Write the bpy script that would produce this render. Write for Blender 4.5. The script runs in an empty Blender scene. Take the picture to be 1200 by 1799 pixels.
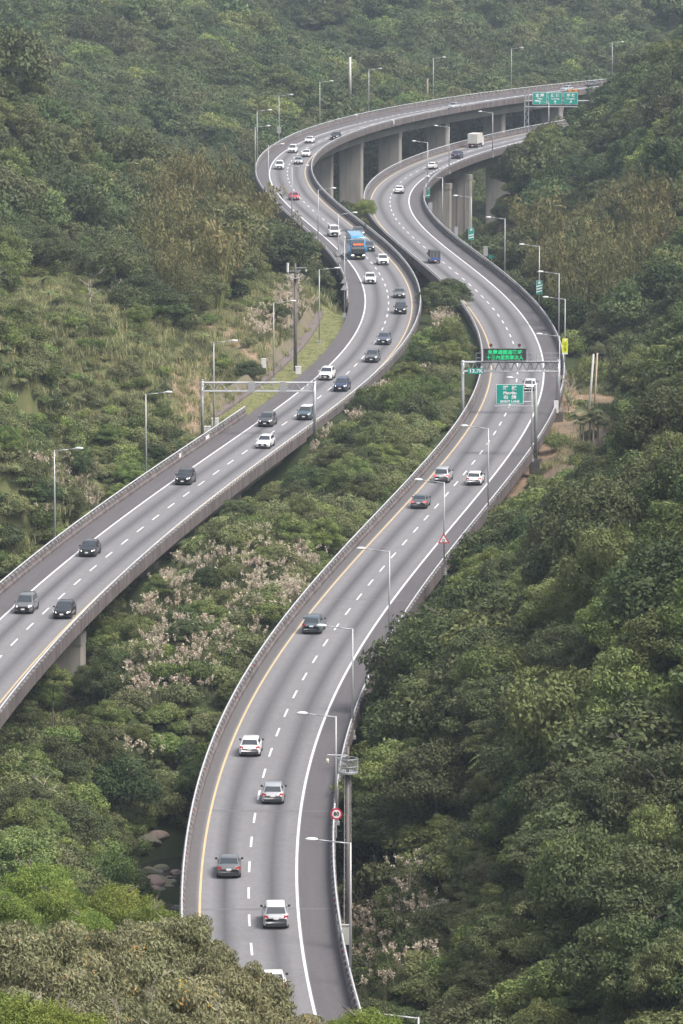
import bpy, math, random
import numpy as np
from mathutils import Vector, Matrix
random.seed(7); RNG = np.random.default_rng(7)
SC = bpy.context.scene
COL = SC.collection
R = math.radians

# ------------------------------------------------------------ camera
F = 9900.0; CX = 600.0; CY = 899.5; H = 84.3; YH = -430.0
TH = math.atan((CY - YH) / F)
cd = bpy.data.cameras.new('camera'); cam = bpy.data.objects.new('camera', cd); COL.objects.link(cam)
cam.location = (0, 0, H); cam.rotation_euler = (math.pi / 2 - TH, 0, 0)
cd.sensor_fit = 'VERTICAL'; cd.sensor_height = 36; cd.sensor_width = 24; cd.lens = 36 * F / 1799
cd.clip_start = 1; cd.clip_end = 6000
SC.camera = cam

# ------------------------------------------------------------ world, sun, exposure
SUN_EL, SUN_AZ = 55, 125          # degrees above the horizon; clockwise from +Y (towards +X)
w = bpy.data.worlds.new('World'); SC.world = w; w.use_nodes = True
nt = w.node_tree; bgn = nt.nodes['Background']
sky = nt.nodes.new('ShaderNodeTexSky'); sky.sky_type = 'NISHITA'; sky.sun_disc = False
sky.sun_elevation = R(SUN_EL); sky.sun_rotation = R(SUN_AZ); sky.air_density = 1.0; sky.dust_density = 5.0; sky.ozone_density = 1.0
hs = nt.nodes.new('ShaderNodeHueSaturation'); hs.inputs['Saturation'].default_value = 0.45
nt.links.new(sky.outputs[0], hs.inputs['Color']); nt.links.new(hs.outputs[0], bgn.inputs[0]); bgn.inputs[1].default_value = 0.14
sd = bpy.data.lights.new('sun', 'SUN'); sun = bpy.data.objects.new('sun', sd); COL.objects.link(sun)
sd.energy = 2.0; sd.angle = R(18); sd.color = (1.0, 0.95, 0.88)
sdir = Vector((math.sin(R(SUN_AZ)) * math.cos(R(SUN_EL)), math.cos(R(SUN_AZ)) * math.cos(R(SUN_EL)), math.sin(R(SUN_EL))))
sun.rotation_euler = sdir.to_track_quat('Z', 'Y').to_euler(); sun.location = (200, 0, 300)
SC.view_settings.view_transform = 'Standard'; SC.view_settings.look = 'None'
SC.view_settings.exposure = 0.84; SC.view_settings.gamma = 1
SC.cycles.max_bounces = 5; SC.cycles.diffuse_bounces = 3; SC.cycles.glossy_bounces = 2
SC.cycles.transmission_bounces = 3; SC.cycles.transparent_max_bounces = 8; SC.cycles.volume_bounces = 0

# ------------------------------------------------------------ pixel (of the 1200 x 1799 photo) <-> world
cT, sT = math.cos(TH), math.sin(TH)
def ray(px, py):
    u, v = (px - CX) / F, (CY - py) / F
    return np.array((u, cT + v * sT, -sT + v * cT))
def at(px, py, z=0.0):
    d = ray(px, py); s = (z - H) / d[2]
    return Vector((d[0] * s, d[1] * s, z))
def atY(px, py, Y):
    d = ray(px, py); s = Y / d[1]
    return Vector((d[0] * s, Y, H + d[2] * s))
def proj(x, y, z):
    f = y * cT - (z - H) * sT; up = y * sT + (z - H) * cT
    return CX + F * x / f, CY - F * up / f, f

# ------------------------------------------------------------ scene graph helpers
def tag(o, label=None, cat=None, group=None, kind=None):
    if label: o['label'] = label
    if cat: o['category'] = cat
    if group: o['group'] = group
    if kind: o['kind'] = kind
    return o
def link(name, data, parent=None, loc=None):
    o = bpy.data.objects.new(name, data); COL.objects.link(o)
    if parent is not None: o.parent = parent
    if loc is not None: o.location = loc
    return o
def empty(name, loc, rz=0, **k):
    o = bpy.data.objects.new(name, None); COL.objects.link(o); o.empty_display_size = .5
    o.location = loc; o.rotation_euler = (0, 0, rz); tag(o, **k); return o
class MB:
    """collects shapes and builds them as ONE mesh"""
    def __init__(s): s.v = []; s.f = []; s.mi = []; s.uv = None
    def add(s, vs, fs, mi=0):
        b = len(s.v); s.v.extend(tuple(x) for x in vs); s.f.extend([tuple(i + b for i in f) for f in fs]); s.mi.extend([mi] * len(fs)); return s
    def box(s, x0, x1, y0, y1, z0, z1, mi=0):
        vs = [(x0,y0,z0),(x1,y0,z0),(x1,y1,z0),(x0,y1,z0),(x0,y0,z1),(x1,y0,z1),(x1,y1,z1),(x0,y1,z1)]
        return s.add(vs, [(3,2,1,0),(4,5,6,7),(0,1,5,4),(1,2,6,5),(2,3,7,6),(3,0,4,7)], mi)
    def tube(s, p0, p1, r0, r1=None, n=8, mi=0):
        r1 = r0 if r1 is None else r1
        p0, p1 = Vector(p0), Vector(p1); q = (p1 - p0).to_track_quat('Z', 'Y')
        vs = []
        for p, r in ((p0, r0), (p1, r1)):
            for k in range(n):
                a = 2 * math.pi * k / n; vs.append(p + q @ Vector((r * math.cos(a), r * math.sin(a), 0)))
        fs = [(k, (k + 1) % n, n + (k + 1) % n, n + k) for k in range(n)] + [tuple(range(n))[::-1], tuple(range(n, 2 * n))]
        return s.add(vs, fs, mi)
    def poly(s, pts, mi=0): return s.add(pts, [tuple(range(len(pts)))], mi)
    def prism(s, pts, axis, a0, a1, mi=0):
        """2-D outline extruded along axis 'x','y','z' between a0 and a1"""
        def m(p, a): return (a, p[0], p[1]) if axis == 'x' else ((p[0], a, p[1]) if axis == 'y' else (p[0], p[1], a))
        n = len(pts); vs = [m(p, a0) for p in pts] + [m(p, a1) for p in pts]
        fs = [(k, (k + 1) % n, n + (k + 1) % n, n + k) for k in range(n)] + [tuple(range(n))[::-1], tuple(range(n, 2 * n))]
        return s.add(vs, fs, mi)
    def mesh(s, name, mat, smooth=False):
        me = bpy.data.meshes.new(name); me.from_pydata(s.v, [], s.f)
        for m in (mat if isinstance(mat, (list, tuple)) else [mat]): me.materials.append(m)
        if any(s.mi): me.polygons.foreach_set('material_index', s.mi)
        if smooth: me.polygons.foreach_set('use_smooth', [True] * len(s.f))
        me.update(); return me
    def build(s, name, mat, parent=None, smooth=False, loc=None):
        return link(name, s.mesh(name, mat, smooth), parent, loc)
def quads_mesh(name, V, Fq, mats, tint=None, mi=None, smooth=False):
    """fast mesh from numpy quads"""
    me = bpy.data.meshes.new(name); me.vertices.add(len(V)); me.vertices.foreach_set('co', V.astype(np.float32).ravel())
    n = len(Fq); me.loops.add(4 * n); me.loops.foreach_set('vertex_index', Fq.astype(np.int32).ravel())
    me.polygons.add(n); me.polygons.foreach_set('loop_start', np.arange(0, 4 * n, 4, dtype=np.int32))
    for m in (mats if isinstance(mats, (list, tuple)) else [mats]): me.materials.append(m)
    if mi is not None: me.polygons.foreach_set('material_index', mi.astype(np.int32))
    if tint is not None:
        a = me.attributes.new('tint', 'FLOAT', 'FACE'); a.data.foreach_set('value', tint.astype(np.float32))
    if smooth: me.polygons.foreach_set('use_smooth', np.ones(n, bool))
    me.update(calc_edges=True); return me

# ------------------------------------------------------------ materials
MATS = {}
def mat(name, col, rough=.6, metal=0., spec=.5, emit=None, es=1., noise=None, coat=0.):
    if name in MATS: return MATS[name]
    m = bpy.data.materials.new(name); m.use_nodes = True; n = m.node_tree.nodes; l = m.node_tree.links
    b = n['Principled BSDF']; b.inputs['Base Color'].default_value = (*col, 1); b.inputs['Roughness'].default_value = rough
    b.inputs['Metallic'].default_value = metal; b.inputs['Specular IOR Level'].default_value = spec; b.inputs['Coat Weight'].default_value = coat
    if emit: b.inputs['Emission Color'].default_value = (*emit, 1); b.inputs['Emission Strength'].default_value = es
    if noise:   # (scale, amount, second colour)
        tc = n.new('ShaderNodeTexCoord'); t = n.new('ShaderNodeTexNoise'); t.inputs['Scale'].default_value = noise[0]; t.inputs['Detail'].default_value = 5
        r = n.new('ShaderNodeMapRange'); r.inputs[1].default_value = .38; r.inputs[2].default_value = .66; r.inputs[4].default_value = noise[1]
        mx = n.new('ShaderNodeMix'); mx.data_type = 'RGBA'; mx.inputs[6].default_value = (*col, 1); mx.inputs[7].default_value = (*noise[2], 1)
        mp = n.new('ShaderNodeMapping'); mp.inputs['Scale'].default_value = noise[3] if len(noise) > 3 else (1, 1, 1); l.new(tc.outputs['Object'], mp.inputs[0]); l.new(mp.outputs[0], t.inputs['Vector']); l.new(t.outputs[0], r.inputs[0]); l.new(r.outputs[0], mx.inputs[0]); l.new(mx.outputs[2], b.inputs['Base Color'])
    MATS[name] = m; return m

# ------------------------------------------------------------ road alignments (plan curves X(Y), traced from the lane lines)
RCP = [(439,1633),(436.7,1584),(437.3,1538),(440.3,1493),(445,1451),(452,1411),(460.7,1372),(471,1334),(483,1299),(497,1265),(511,1233),(528,1201),(545,1171),(564,1142),(583,1114),(602,1087),(621,1061),(641,1036),(661,1012),(680,988),(700,965),(720,943),(739,921),(757,901),(774,881),(791,862),(806,843),(821,825),(835,808),(849,790),(861.5,772.5),(871.5,756.5),(881.5,741),(890,725),(908,667),(909,654),(909,642),(902,602),(897,590),(891,579),(884,568),(877,556),(869,545),(860,534),(850,524),(840,514),(829,503),(818,494),(807,484),(796,475),(785,466),(753,441),(743,432),(733,423.5),(724,416),(716,408.5),(708,400),(702,392),(696,385),(692,377),(688,370),(686,363),(685,356),(685,349),(687,343),(689,336),(701,323),(708,317),(716,311),(726,305),(737,299),(776,282),(826,265),(884,250),(905,245)]
LCP = [(5,1150),(34,1118),(65,1088),(96,1059),(126,1032),(156,1004),(186,979),(217,954),(247,929.5),(277,906),(306.5,884),(335,862.5),(364,841.5),(395,819.5),(419,802),(444,784),(496,747),(518,731),(562,697),(581,681.5),(616,651),(630,636),(654,609),(670,581),(675,570),(679,558),(682,545),(683,534),(682,523),(680,512),(677,502),(673,491),(667,481),(660,471),(652,461),(574,390),(564,382),(555,374),(546,366),(537,359),(531,352),(514,331),(510,323),(507,315),(506,308),(505,302),(505,296),(508,289),(510,282),(550,254),(563,249),(602,233),(619,228),(636,223),(654,218),(674,213),(694,209),(714,205),(863,179),(1000,161),(1070,154)]
GY = np.arange(260., 1700., 5.)
def fit(pts, lam=40.):
    P = np.array([at(*p)[:2] for p in pts]); n = len(GY); A = np.zeros((n, n)); b = np.zeros(n)
    for X, Y in P:
        i = int((Y - GY[0]) / 5); t = (Y - GY[i]) / 5; wgt = (600 / Y) ** 2
        for (j, a) in ((i, 1 - t), (i + 1, t)):
            b[j] += wgt * a * X
            for (k, c) in ((i, 1 - t), (i + 1, t)): A[j, k] += wgt * a * c
    D = np.zeros((n - 3, n))
    for k in range(n - 3): D[k, k:k + 4] = (-1, 3, -3, 1)
    D2 = np.zeros((n - 2, n))
    for k in range(n - 2): D2[k, k:k + 3] = (1, -2, 1)
    return np.linalg.solve(A + lam * 60 * D.T @ D + .02 * D2.T @ D2, b)
class Road:
    def __init__(s, pts, y0, y1, side):
        X = fit(pts); yy = np.arange(y0, y1, .5); xx = np.interp(yy, GY, X)
        # cubic-ish smoothing of the piecewise linear samples
        k = np.ones(15) / 15; xp = np.pad(xx, 7, mode='reflect', reflect_type='odd'); xx = np.convolve(xp, k, 'valid')
        d = np.hypot(np.diff(xx), np.diff(yy)); S = np.concatenate([[0], np.cumsum(d)])
        s.s = np.arange(0, S[-1], 2.0); s.x = np.interp(s.s, S, xx); s.y = np.interp(s.s, S, yy)
        tx = np.gradient(s.x, s.s); ty = np.gradient(s.y, s.s); L = np.hypot(tx, ty); s.tx = tx / L; s.ty = ty / L
        s.side = side           # +1: outer side (wide shoulder) lies at +offset
    def pt(s, S, off=0., z=0.):
        x = np.interp(S, s.s, s.x); y = np.interp(S, s.s, s.y); tx = np.interp(S, s.s, s.tx); ty = np.interp(S, s.s, s.ty)
        L = math.hypot(tx, ty); tx /= L; ty /= L
        return Vector((x + ty * off, y - tx * off, z))
    def dir(s, S):
        return Vector((float(np.interp(S, s.s, s.tx)), float(np.interp(S, s.s, s.ty)), 0)).normalized()
    def near(s, x, y):
        i = int(np.argmin((s.x - x) ** 2 + (s.y - y) ** 2)); 
        S = s.s[i]; off = (x - s.x[i]) * s.ty[i] - (y - s.y[i]) * s.tx[i]
        return S, off
    def offs(s, x, y):      # vectorised signed offset (to the right of travel +Y) and chainage
        x = np.asarray(x, float); y = np.asarray(y, float); off = np.zeros(len(x)); ch = np.zeros(len(x))
        for a in range(0, len(x), 4000):
            xa, ya = x[a:a + 4000, None], y[a:a + 4000, None]
            d = (xa - s.x[None]) ** 2 + (ya - s.y[None]) ** 2; i = d.argmin(1)
            o = (x[a:a+4000] - s.x[i]) * s.ty[i] - (y[a:a+4000] - s.y[i]) * s.tx[i]
            off[a:a+4000] = np.sign(o) * np.sqrt(d.min(1)); ch[a:a+4000] = s.s[i]
        return off, ch
    def seg(s, Y0, Y1): return s.s[(s.y >= Y0) & (s.y <= Y1)]
    def sweep(s, prof, S, name, mats, parent=None, uv=False, closed=True, smooth=False, prof_fn=None):
        """profile [(offset, z), ...] swept along stations S"""
        n = len(prof); V = []; U = []
        for q in S:
            pr = prof_fn(q) if prof_fn else prof
            for (o, z) in pr: V.append(s.pt(q, o, z)); U.append((o, q))
        Fc = []; m = n if closed else n - 1
        for i in range(len(S) - 1):
            for k in range(m):
                a, b = i * n + k, i * n + (k + 1) % n; Fc.append((a, b, b + n, a + n))
        if closed: Fc.append(tuple(range(n))); Fc.append(tuple(range((len(S) - 1) * n, len(S) * n))[::-1])
        me = bpy.data.meshes.new(name); me.from_pydata([tuple(v) for v in V], [], Fc)
        for mm in (mats if isinstance(mats, (list, tuple)) else [mats]): me.materials.append(mm)
        if uv:
            ul = me.uv_layers.new(name='UVMap'); vi = np.zeros(len(me.loops), np.int32); me.loops.foreach_get('vertex_index', vi)
            ul.data.foreach_set('uv', np.array(U, np.float32)[vi].ravel())
        if smooth: me.polygons.foreach_set('use_smooth', [True] * len(me.polygons))
        me.update(); return link(name, me, parent)
LW = 3.62
RC = Road(RCP, 300, 1500, +1)      # outer (wide) shoulder on the right
LC = Road(LCP, 440, 1620, -1)      # outer shoulder on the left (minus side)
INN = 1.05; OUT = 2.55             # shoulder widths
def edges(rd, S):                  # (inner, outer) signed offsets of the barrier faces
    extra = 0.
    if rd is LC: extra = 2.6 * min(1, max(0, (S - 780) / 180.))
    else: extra = 1.8 * min(1, max(0, (S - 850) / 120.))
    return -rd.side * (LW + INN), rd.side * (LW + OUT + extra)
# ------------------------------------------------------------ road surface
def asphalt(name, side):
    m = bpy.data.materials.new(name); m.use_nodes = True; n = m.node_tree.nodes; l = m.node_tree.links
    b = n['Principled BSDF']; b.inputs['Roughness'].default_value = .82; b.inputs['Specular IOR Level'].default_value = .3
    uv = n.new('ShaderNodeUVMap'); uv.uv_map = 'UVMap'; sp = n.new('ShaderNodeSeparateXYZ'); l.new(uv.outputs[0], sp.inputs[0])
    def math_(op, a, c=None, clamp=False):
        q = n.new('ShaderNodeMath'); q.operation = op; q.use_clamp = clamp
        for i, v in enumerate((a, c)):
            if v is None: continue
            if isinstance(v, (int, float)): q.inputs[i].default_value = v
            else: l.new(v, q.inputs[i])
        return q.outputs[0]
    def noise(su, sv, detail=4, dist=0):
        mp = n.new('ShaderNodeMapping'); mp.inputs['Scale'].default_value = (su, sv, 1); l.new(uv.outputs[0], mp.inputs[0])
        t = n.new('ShaderNodeTexNoise'); t.inputs['Scale'].default_value = 1; t.inputs['Detail'].default_value = detail; l.new(mp.outputs[0], t.inputs[0]); return t.outputs[0]
    u = sp.outputs[0]
    wob = math_('MULTIPLY', math_('SUBTRACT', noise(.05, .012, 2), .5), .9)
    uw = math_('ADD', u, wob)
    # worn dark oil band in the middle of either lane
    band = None
    for c, amp in ((-LW / 2, 1.), (LW / 2, 1.)):
        d = math_('ABSOLUTE', math_('SUBTRACT', uw, c)); g = math_('SUBTRACT', 1., math_('DIVIDE', d, 1.05), True)
        g = math_('POWER', g, 1.1)
        band = g if band is None else math_('MAXIMUM', band, g)
    bn = math_('MULTIPLY', band, math_('ADD', .45, math_('MULTIPLY', noise(.6, .02, 5), .75)))
    # wide shoulder is a darker, browner mat
    o = math_('MULTIPLY', u, float(side)); sh = math_('MULTIPLY', math_('SUBTRACT', o, LW + .05), 6., True)
    inn = math_('MULTIPLY', math_('SUBTRACT', math_('MULTIPLY', o, -1.), LW + .1), 4., True)
    def mixc(fac, a, c2):
        x = n.new('ShaderNodeMix'); x.data_type = 'RGBA'
        if isinstance(fac, (int, float)): x.inputs[0].default_value = fac
        else: l.new(fac, x.inputs[0])
        for i, v in ((6, a), (7, c2)):
            if isinstance(v, tuple): x.inputs[i].default_value = (*v, 1)
            else: l.new(v, x.inputs[i])
        return x.outputs[2]
    base = mixc(noise(.9, .5, 6), (.168, .163, .170), (.225, .219, .228))
    c = mixc(bn, base, (.068, .067, .072))
    shc = mixc(noise(1.2, .06, 5), (.080, .073, .079), (.125, .115, .120))
    c = mixc(sh, c, shc); c = mixc(math_('MULTIPLY', inn, .7), c, (.085, .076, .074))
    # long-wave resurfacing patches and fine grain
    pt = n.new('ShaderNodeMapRange'); pt.inputs[1].default_value = .47; pt.inputs[2].default_value = .53; pt.inputs[4].default_value = .16; l.new(noise(.07, .009, 1), pt.inputs[0])
    c = mixc(pt.outputs[0], c, (.12, .115, .12))
    gr = n.new('ShaderNodeMapRange'); gr.inputs[3].default_value = .82; gr.inputs[4].default_value = 1.18; l.new(noise(3., 1.2, 6), gr.inputs[0])
    mul = n.new('ShaderNodeMix'); mul.data_type = 'RGBA'; mul.blend_type = 'MULTIPLY'; mul.inputs[0].default_value = 1; l.new(c, mul.inputs[6]); l.new(gr.outputs[0], mul.inputs[7])
    l.new(mul.outputs[2], b.inputs['Base Color']); return m
M_WHITE = mat('line_white', (.72, .72, .72), .6, noise=(.8, .5, (.50, .50, .50)))
M_YEL = mat('line_yellow', (.60, .44, .23), .6, noise=(.8, .5, (.44, .34, .20)))
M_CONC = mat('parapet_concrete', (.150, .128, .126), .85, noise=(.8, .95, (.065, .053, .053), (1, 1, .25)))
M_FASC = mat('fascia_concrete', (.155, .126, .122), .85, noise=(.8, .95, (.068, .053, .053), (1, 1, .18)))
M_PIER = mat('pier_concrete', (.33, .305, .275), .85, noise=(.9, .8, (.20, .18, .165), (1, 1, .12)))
M_PIERL = mat('pier_weathered', (.30, .28, .255), .85, noise=(.2, .8, (.2, .185, .17)))
M_RAIL = mat('rail_white', (.60, .60, .62), .45, .1, noise=(.9, .5, (.42, .42, .43)))
M_GALV = mat('galvanised_steel', (.42, .43, .45), .45, .35, noise=(1.5, .5, (.30, .31, .33)))
M_RED = mat('reflector_red', (.55, .035, .03), .4)
M_DARK = mat('joint_rubber', (.03, .03, .03), .8)
LEVEL = dict(road=0.0, line=.012)
for rd, nm in ((RC, 'road'), (LC, 'road')):
    S = rd.s
    def prof(q, rd=rd):
        a, b = edges(rd, q); lo, hi = min(a, b), max(a, b); return [(lo + (hi - lo) * t, 0.) for t in (0, .2, .4, .6, .8, 1)]
    o = rd.sweep([0] * 6, S, nm, asphalt('asphalt', rd.side), uv=True, closed=False, prof_fn=prof); tag(o, kind='structure')
    flip = [p.normal.z for p in o.data.polygons[:1]][0] < 0
    if flip: o.data.flip_normals()
    def line(name, off, wd, M, S, z=.012):
        o = rd.sweep([(off - wd / 2, z), (off + wd / 2, z)], S, name, M, closed=False)
        if o.data.polygons[0].normal.z < 0: o.data.flip_normals()
        return tag(o, kind='structure')
    line('yellow_edge_line', -rd.side * LW, .17, M_YEL, S)
    cut = 1300 if rd is LC else 1135
    line('white_edge_line', rd.side * LW, .2, M_WHITE, rd.seg(0, cut))
    # dashes
    mb = MB()
    def dash(s0, ln, off, wd):
        k = max(2, int(ln / 2) + 1); ss = np.linspace(s0, s0 + ln, k); b = len(mb.v)
        for q in ss: mb.v.append(tuple(rd.pt(q, off - wd / 2, .012))); mb.v.append(tuple(rd.pt(q, off + wd / 2, .012)))
        for i in range(k - 1): mb.f.append((b + 2 * i, b + 2 * i + 1, b + 2 * i + 3, b + 2 * i + 2)); mb.mi.append(0)
    q = 2.0
    while q < S[-1] - 6: dash(q, 4.2, 0, .17); q += 10
    q = rd.seg(cut, 3000)[0]
    while q < S[-1] - 6: dash(q, 2.2, rd.side * LW, .3); q += 4.6
    tag(mb.build('lane_dashes', M_WHITE), kind='structure')
    # deck slab, girder
    # expansion joints
    mj = MB()
    for q in ((70, 108, 147, 262, 300, 440, 560, 680, 800) if rd is RC else (60, 205, 330, 395, 560, 680, 800, 900)):
        a, b = edges(rd, q); mj.add([rd.pt(q, a, .006), rd.pt(q, b, .006), rd.pt(q + .35, b, .006), rd.pt(q + .35, a, .006)], [(0, 1, 2, 3)])
    tag(mj.build('expansion_joints', mat('joint_steel', (.125, .12, .12), .7)), kind='structure')
# decks: one viaduct thing per carriageway
def viaduct(rd, label, ranges, piers):
    root = empty('viaduct', (0, 0, 0), label=label, cat='viaduct')
    for (y0, y1) in ranges:
        S = rd.seg(y0, y1)
        def slab(q):
            a, b = edges(rd, q); lo, hi = min(a, b) - .42, max(a, b) + .42
            return [(lo, -.06), (hi, -.06), (hi, -.45), (hi - 1.6, -1.0), (lo + 1.6, -1.0), (lo, -.45)]
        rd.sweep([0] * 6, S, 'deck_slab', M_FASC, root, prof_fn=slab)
        def gird(q):
            a, b = edges(rd, q); lo, hi = min(a, b), max(a, b)
            return [(lo + 1.5, -.97), (hi - 1.5, -.97), (hi - 2.4, -3.0), (lo + 2.4, -3.0)]
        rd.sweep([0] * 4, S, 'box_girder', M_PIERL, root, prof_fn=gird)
    return root
LCR = [(LC.y[0], 700), (868, 1600)]; RCR = [(RC.y[0], 700), (905, 1490)]
viaduct(LC, 'left curving concrete viaduct deck whose traffic comes towards the camera', LCR, None)
viaduct(RC, 'right curving concrete viaduct deck whose traffic drives away from the camera', RCR, None)
def barrier(rd, which, label, gaps=()):
    root = empty('parapet_barrier', (0, 0, 0), label=label, cat='barrier', group='parapet barriers along the carriageways')
    sg = rd.side if which == 'outer' else -rd.side; i = 1 if which == 'outer' else 0
    segs = []; cur = rd.s
    for (a, b) in gaps: cur = [q for q in cur if not (a <= np.interp(q, rd.s, rd.y) <= b)]
    run = [cur[0]]
    for q in cur[1:]:
        if q - run[-1] > 3: segs.append(run); run = []
        run.append(q)
    segs.append(run)
    for run in segs:
        def pw(q):
            e = edges(rd, q)[i]; return [(e, -.05), (e, .28), (e + sg * .16, .42), (e + sg * .2, .86), (e + sg * .44, .86), (e + sg * .44, -.1)]
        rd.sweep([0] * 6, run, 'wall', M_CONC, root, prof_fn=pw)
        def pr(q):
            e = edges(rd, q)[i] + sg * .26; return [(e + .075 * math.cos(t), 1.2 + .075 * math.sin(t)) for t in (0, 1.05, 2.09, 3.14, 4.19, 5.24)]
        rd.sweep([0] * 6, run, 'rail', M_RAIL, root, prof_fn=pr, smooth=True)
    # posts: slanted brackets every 2 m, the 100 nearest each a part
    pb = MB(); pb.box(-.05, .05, -.05, .05, -.02, .33); pb.box(-.12, .12, -.12, .12, -.02, .04); pb.tube((0, -.02, .28), (0, .2 * (1 if rd.side * (1 if which == 'outer' else -1) > 0 else -1), -.12), .04, .04, 5)
    pm = pb.mesh('post', M_GALV); rest = MB(); cnt = 0
    allq = [q for run in segs for q in run]
    for q in allq:
        p = rd.pt(q, edges(rd, q)[i] + sg * .28, .86); d = rd.dir(q); a = math.atan2(d.y, d.x) 
        px, py, f = proj(*p)
        if not (-30 < px < 1230 and -30 < py < 1830): continue
        if cnt < 100:
            o = link('post', pm, root, p); o.rotation_euler = (0, 0, a); cnt += 1
        else:
            Mx = Matrix.Translation(p) @ Matrix.Rotation(a, 4, 'Z'); rest.add([Mx @ Vector(v) for v in pb.v], pb.f)
    if rest.v: tag(rest.build('post', M_GALV, root), kind='stuff')
    # red reflectors on the wall face
    cnt = 0
    rb = MB().box(-.07, .07, -.02, .02, -.06, .06).mesh('reflector', M_RED)
    for q in allq[::9]:
        p = rd.pt(q, edges(rd, q)[i] + sg * .16, .68); px, py, f = proj(*p)
        if -10 < px < 1210 and -10 < py < 1810 and f < 800 and cnt < 90:
            o = link('reflector', rb, root, p); o.rotation_euler = (0, 0, 0); cnt += 1
    return root
barrier(RC, 'inner', 'grey parapet with white top rail on the left edge of the right-hand carriageway')
barrier(RC, 'outer', 'grey parapet with steel top rail on the right edge of the right-hand carriageway')
barrier(LC, 'inner', 'stained brown parapet with bracketed rail on the right edge of the left-hand carriageway')
barrier(LC, 'outer', 'brown parapet with red reflectors on the left edge of the left-hand carriageway', gaps=[(722, 868)])

# ------------------------------------------------------------ terrain
# canopy control points: photo pixel, distance, height of the vegetation that stands there
CTRL = [ # left lower slope
 (0,1000,615,5),(0,960,640,5),(100,850,640,4),(0,820,650,5),(200,760,690,4),(100,700,690,4),(0,700,665,6),(330,700,745,2),(300,620,750,2),(250,600,745,2),(150,600,715,3),(0,600,700,4),
 (100,520,765,2),(0,490,750,2),(200,500,790,3),(350,560,790,1.5),(440,620,775,.5),(500,560,835,1),(400,500,830,2),(450,480,850,3),
 (300,420,880,9),(200,400,860,9),(60,400,820,9),(100,300,880,10),(0,300,850,10),(0,200,900,10),(0,95,930,10),(180,180,950,10),(330,195,990,10),(420,290,995,9),(480,375,965,7),(540,405,935,7),
 # far hillside
 (440,280,1260,9),(440,200,1350,9),(300,150,1370,9),(150,120,1400,9),(0,30,1500,10),(200,50,1480,10),(400,60,1480,10),(600,170,1440,6),(600,130,1500,8),(600,0,1720,10),(800,110,1560,8),(900,90,1590,8),(900,0,1800,10),(1060,90,1620,5),(1150,20,1850,4),(400,0,1600,10),(1060,20,1800,5),
 # median
 (490,800,690,3),(560,760,700,3),(700,690,745,3),(620,690,755,2),(740,600,810,3),(700,640,775,2),(780,520,860,4),(820,560,830,3),(800,640,765,3),(760,760,690,3),(700,840,645,3),(560,850,645,4),(420,900,620,3),
 (500,1000,585,3),(330,950,590,3),(560,1000,582,3),(460,1060,560,3),(400,1150,535,3),(380,1050,568,3),(200,1150,553,3),(300,1120,545,3),(200,1220,528,3),(300,1220,520,3),(380,1250,505,4),(100,1250,515,5),(0,1300,490,6),(200,1330,500,4),(100,1400,480,3),(0,1450,462,3),(200,1500,455,4),(100,1500,448,4),(0,1560,425,5),
 (300,1370,503,5),(330,1300,505,5),(640,380,1010,8),(700,450,960,5),
 # right side
 (620,1750,390,1),(650,1600,402,3),(700,1500,408,5),(640,1500,425,4),(760,1799,362,3),(700,1799,370,3),(900,1799,340,8),(1100,1799,325,8),(1200,1799,318,8),(900,1500,385,8),(1200,1500,355,8),(700,1300,460,7),(640,1250,482,4),(900,1200,435,8),(1200,1200,400,8),
 (700,1100,525,6),(690,1020,560,6),(800,950,592,6),(900,1000,520,8),(1200,900,450,8),(1050,900,520,8),(870,860,628,4),(960,820,640,3),(1100,740,615,8),(1200,650,580,8),
 (930,800,688,0),(960,760,705,0),(1030,720,735,1),(1080,700,750,2),(1040,640,790,3),(1150,600,800,7),(1100,500,835,9),(1000,500,880,8),(900,430,950,7),(1000,400,950,9),(1190,450,850,9),(1190,300,900,10),(1100,300,970,10),(900,350,1090,6),(850,400,1085,1),(940,300,1120,8),(1015,245,1160,9),(1085,165,1190,9),(1115,130,1200,9),(1200,40,1200,10),(1000,330,1040,9),
 # foreground spur
 (0,1799,195,6),(300,1799,200,6),(550,1799,205,5),(0,1650,225,6),(300,1640,232,6),(450,1760,215,5),
]
ctl = []
for px, py, Y, vh in CTRL:
    p = atY(px, py, Y); ctl.append((p.x, p.y, p.z - .75 * vh))
# hidden ground and off-frame ground, in metres
ctl += [(-60,60,70),(0,60,62),(60,60,62),(-40,150,52),(40,150,40),(90,150,60),(-10,262,14),(-30,270,16),(10,262,12),(-25,330,-2),(-60,330,12),(-8,330,-6),(-40,400,-6),(-18,440,-14),(-8,440,-15),(-12,500,-17),(-16,482,-17),(-10,535,-9),(0,580,-6),(2,520,-8),(-70,450,8),(-80,560,14),
 (-90,650,28),(-100,760,46),(-110,900,62),(-80,1100,35),(-45,1100,3),(-25,1100,-15),(-25,1180,-18),(-5,1250,-18),(-5,1160,-17),(15,1200,-16),(30,1250,-16),(50,1300,-14),(10,1320,-16),(40,1400,-14),(75,1450,-10),(110,1400,10),
 (-150,1200,60),(-200,1500,80),(-160,1400,55),(-100,1750,45),(0,1950,40),(100,2000,40),(200,1700,70),(0,2300,75),(200,2300,80),(-200,2000,90),(-200,2300,90),(-230,900,90),(-220,500,60),(-160,300,60),(-130,60,78),
 (60,350,45),(80,500,55),(90,650,60),(100,800,60),(130,1000,75),(140,1200,70),(200,900,90),(160,500,80),(150,300,80),(230,1300,85),(150,60,75),(3,1090,-9),(5,1130,-14),(8,1170,-18),(2,1210,-19),(15,1210,-18),(30,1180,-16),(20,1120,-15),(45,1240,-15),(28,1220,-16),(25,1000,-12),(22,1060,-14),(35,1100,-10),(18,950,-6),(15,900,-2)]
CTL = np.array(ctl)
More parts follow.
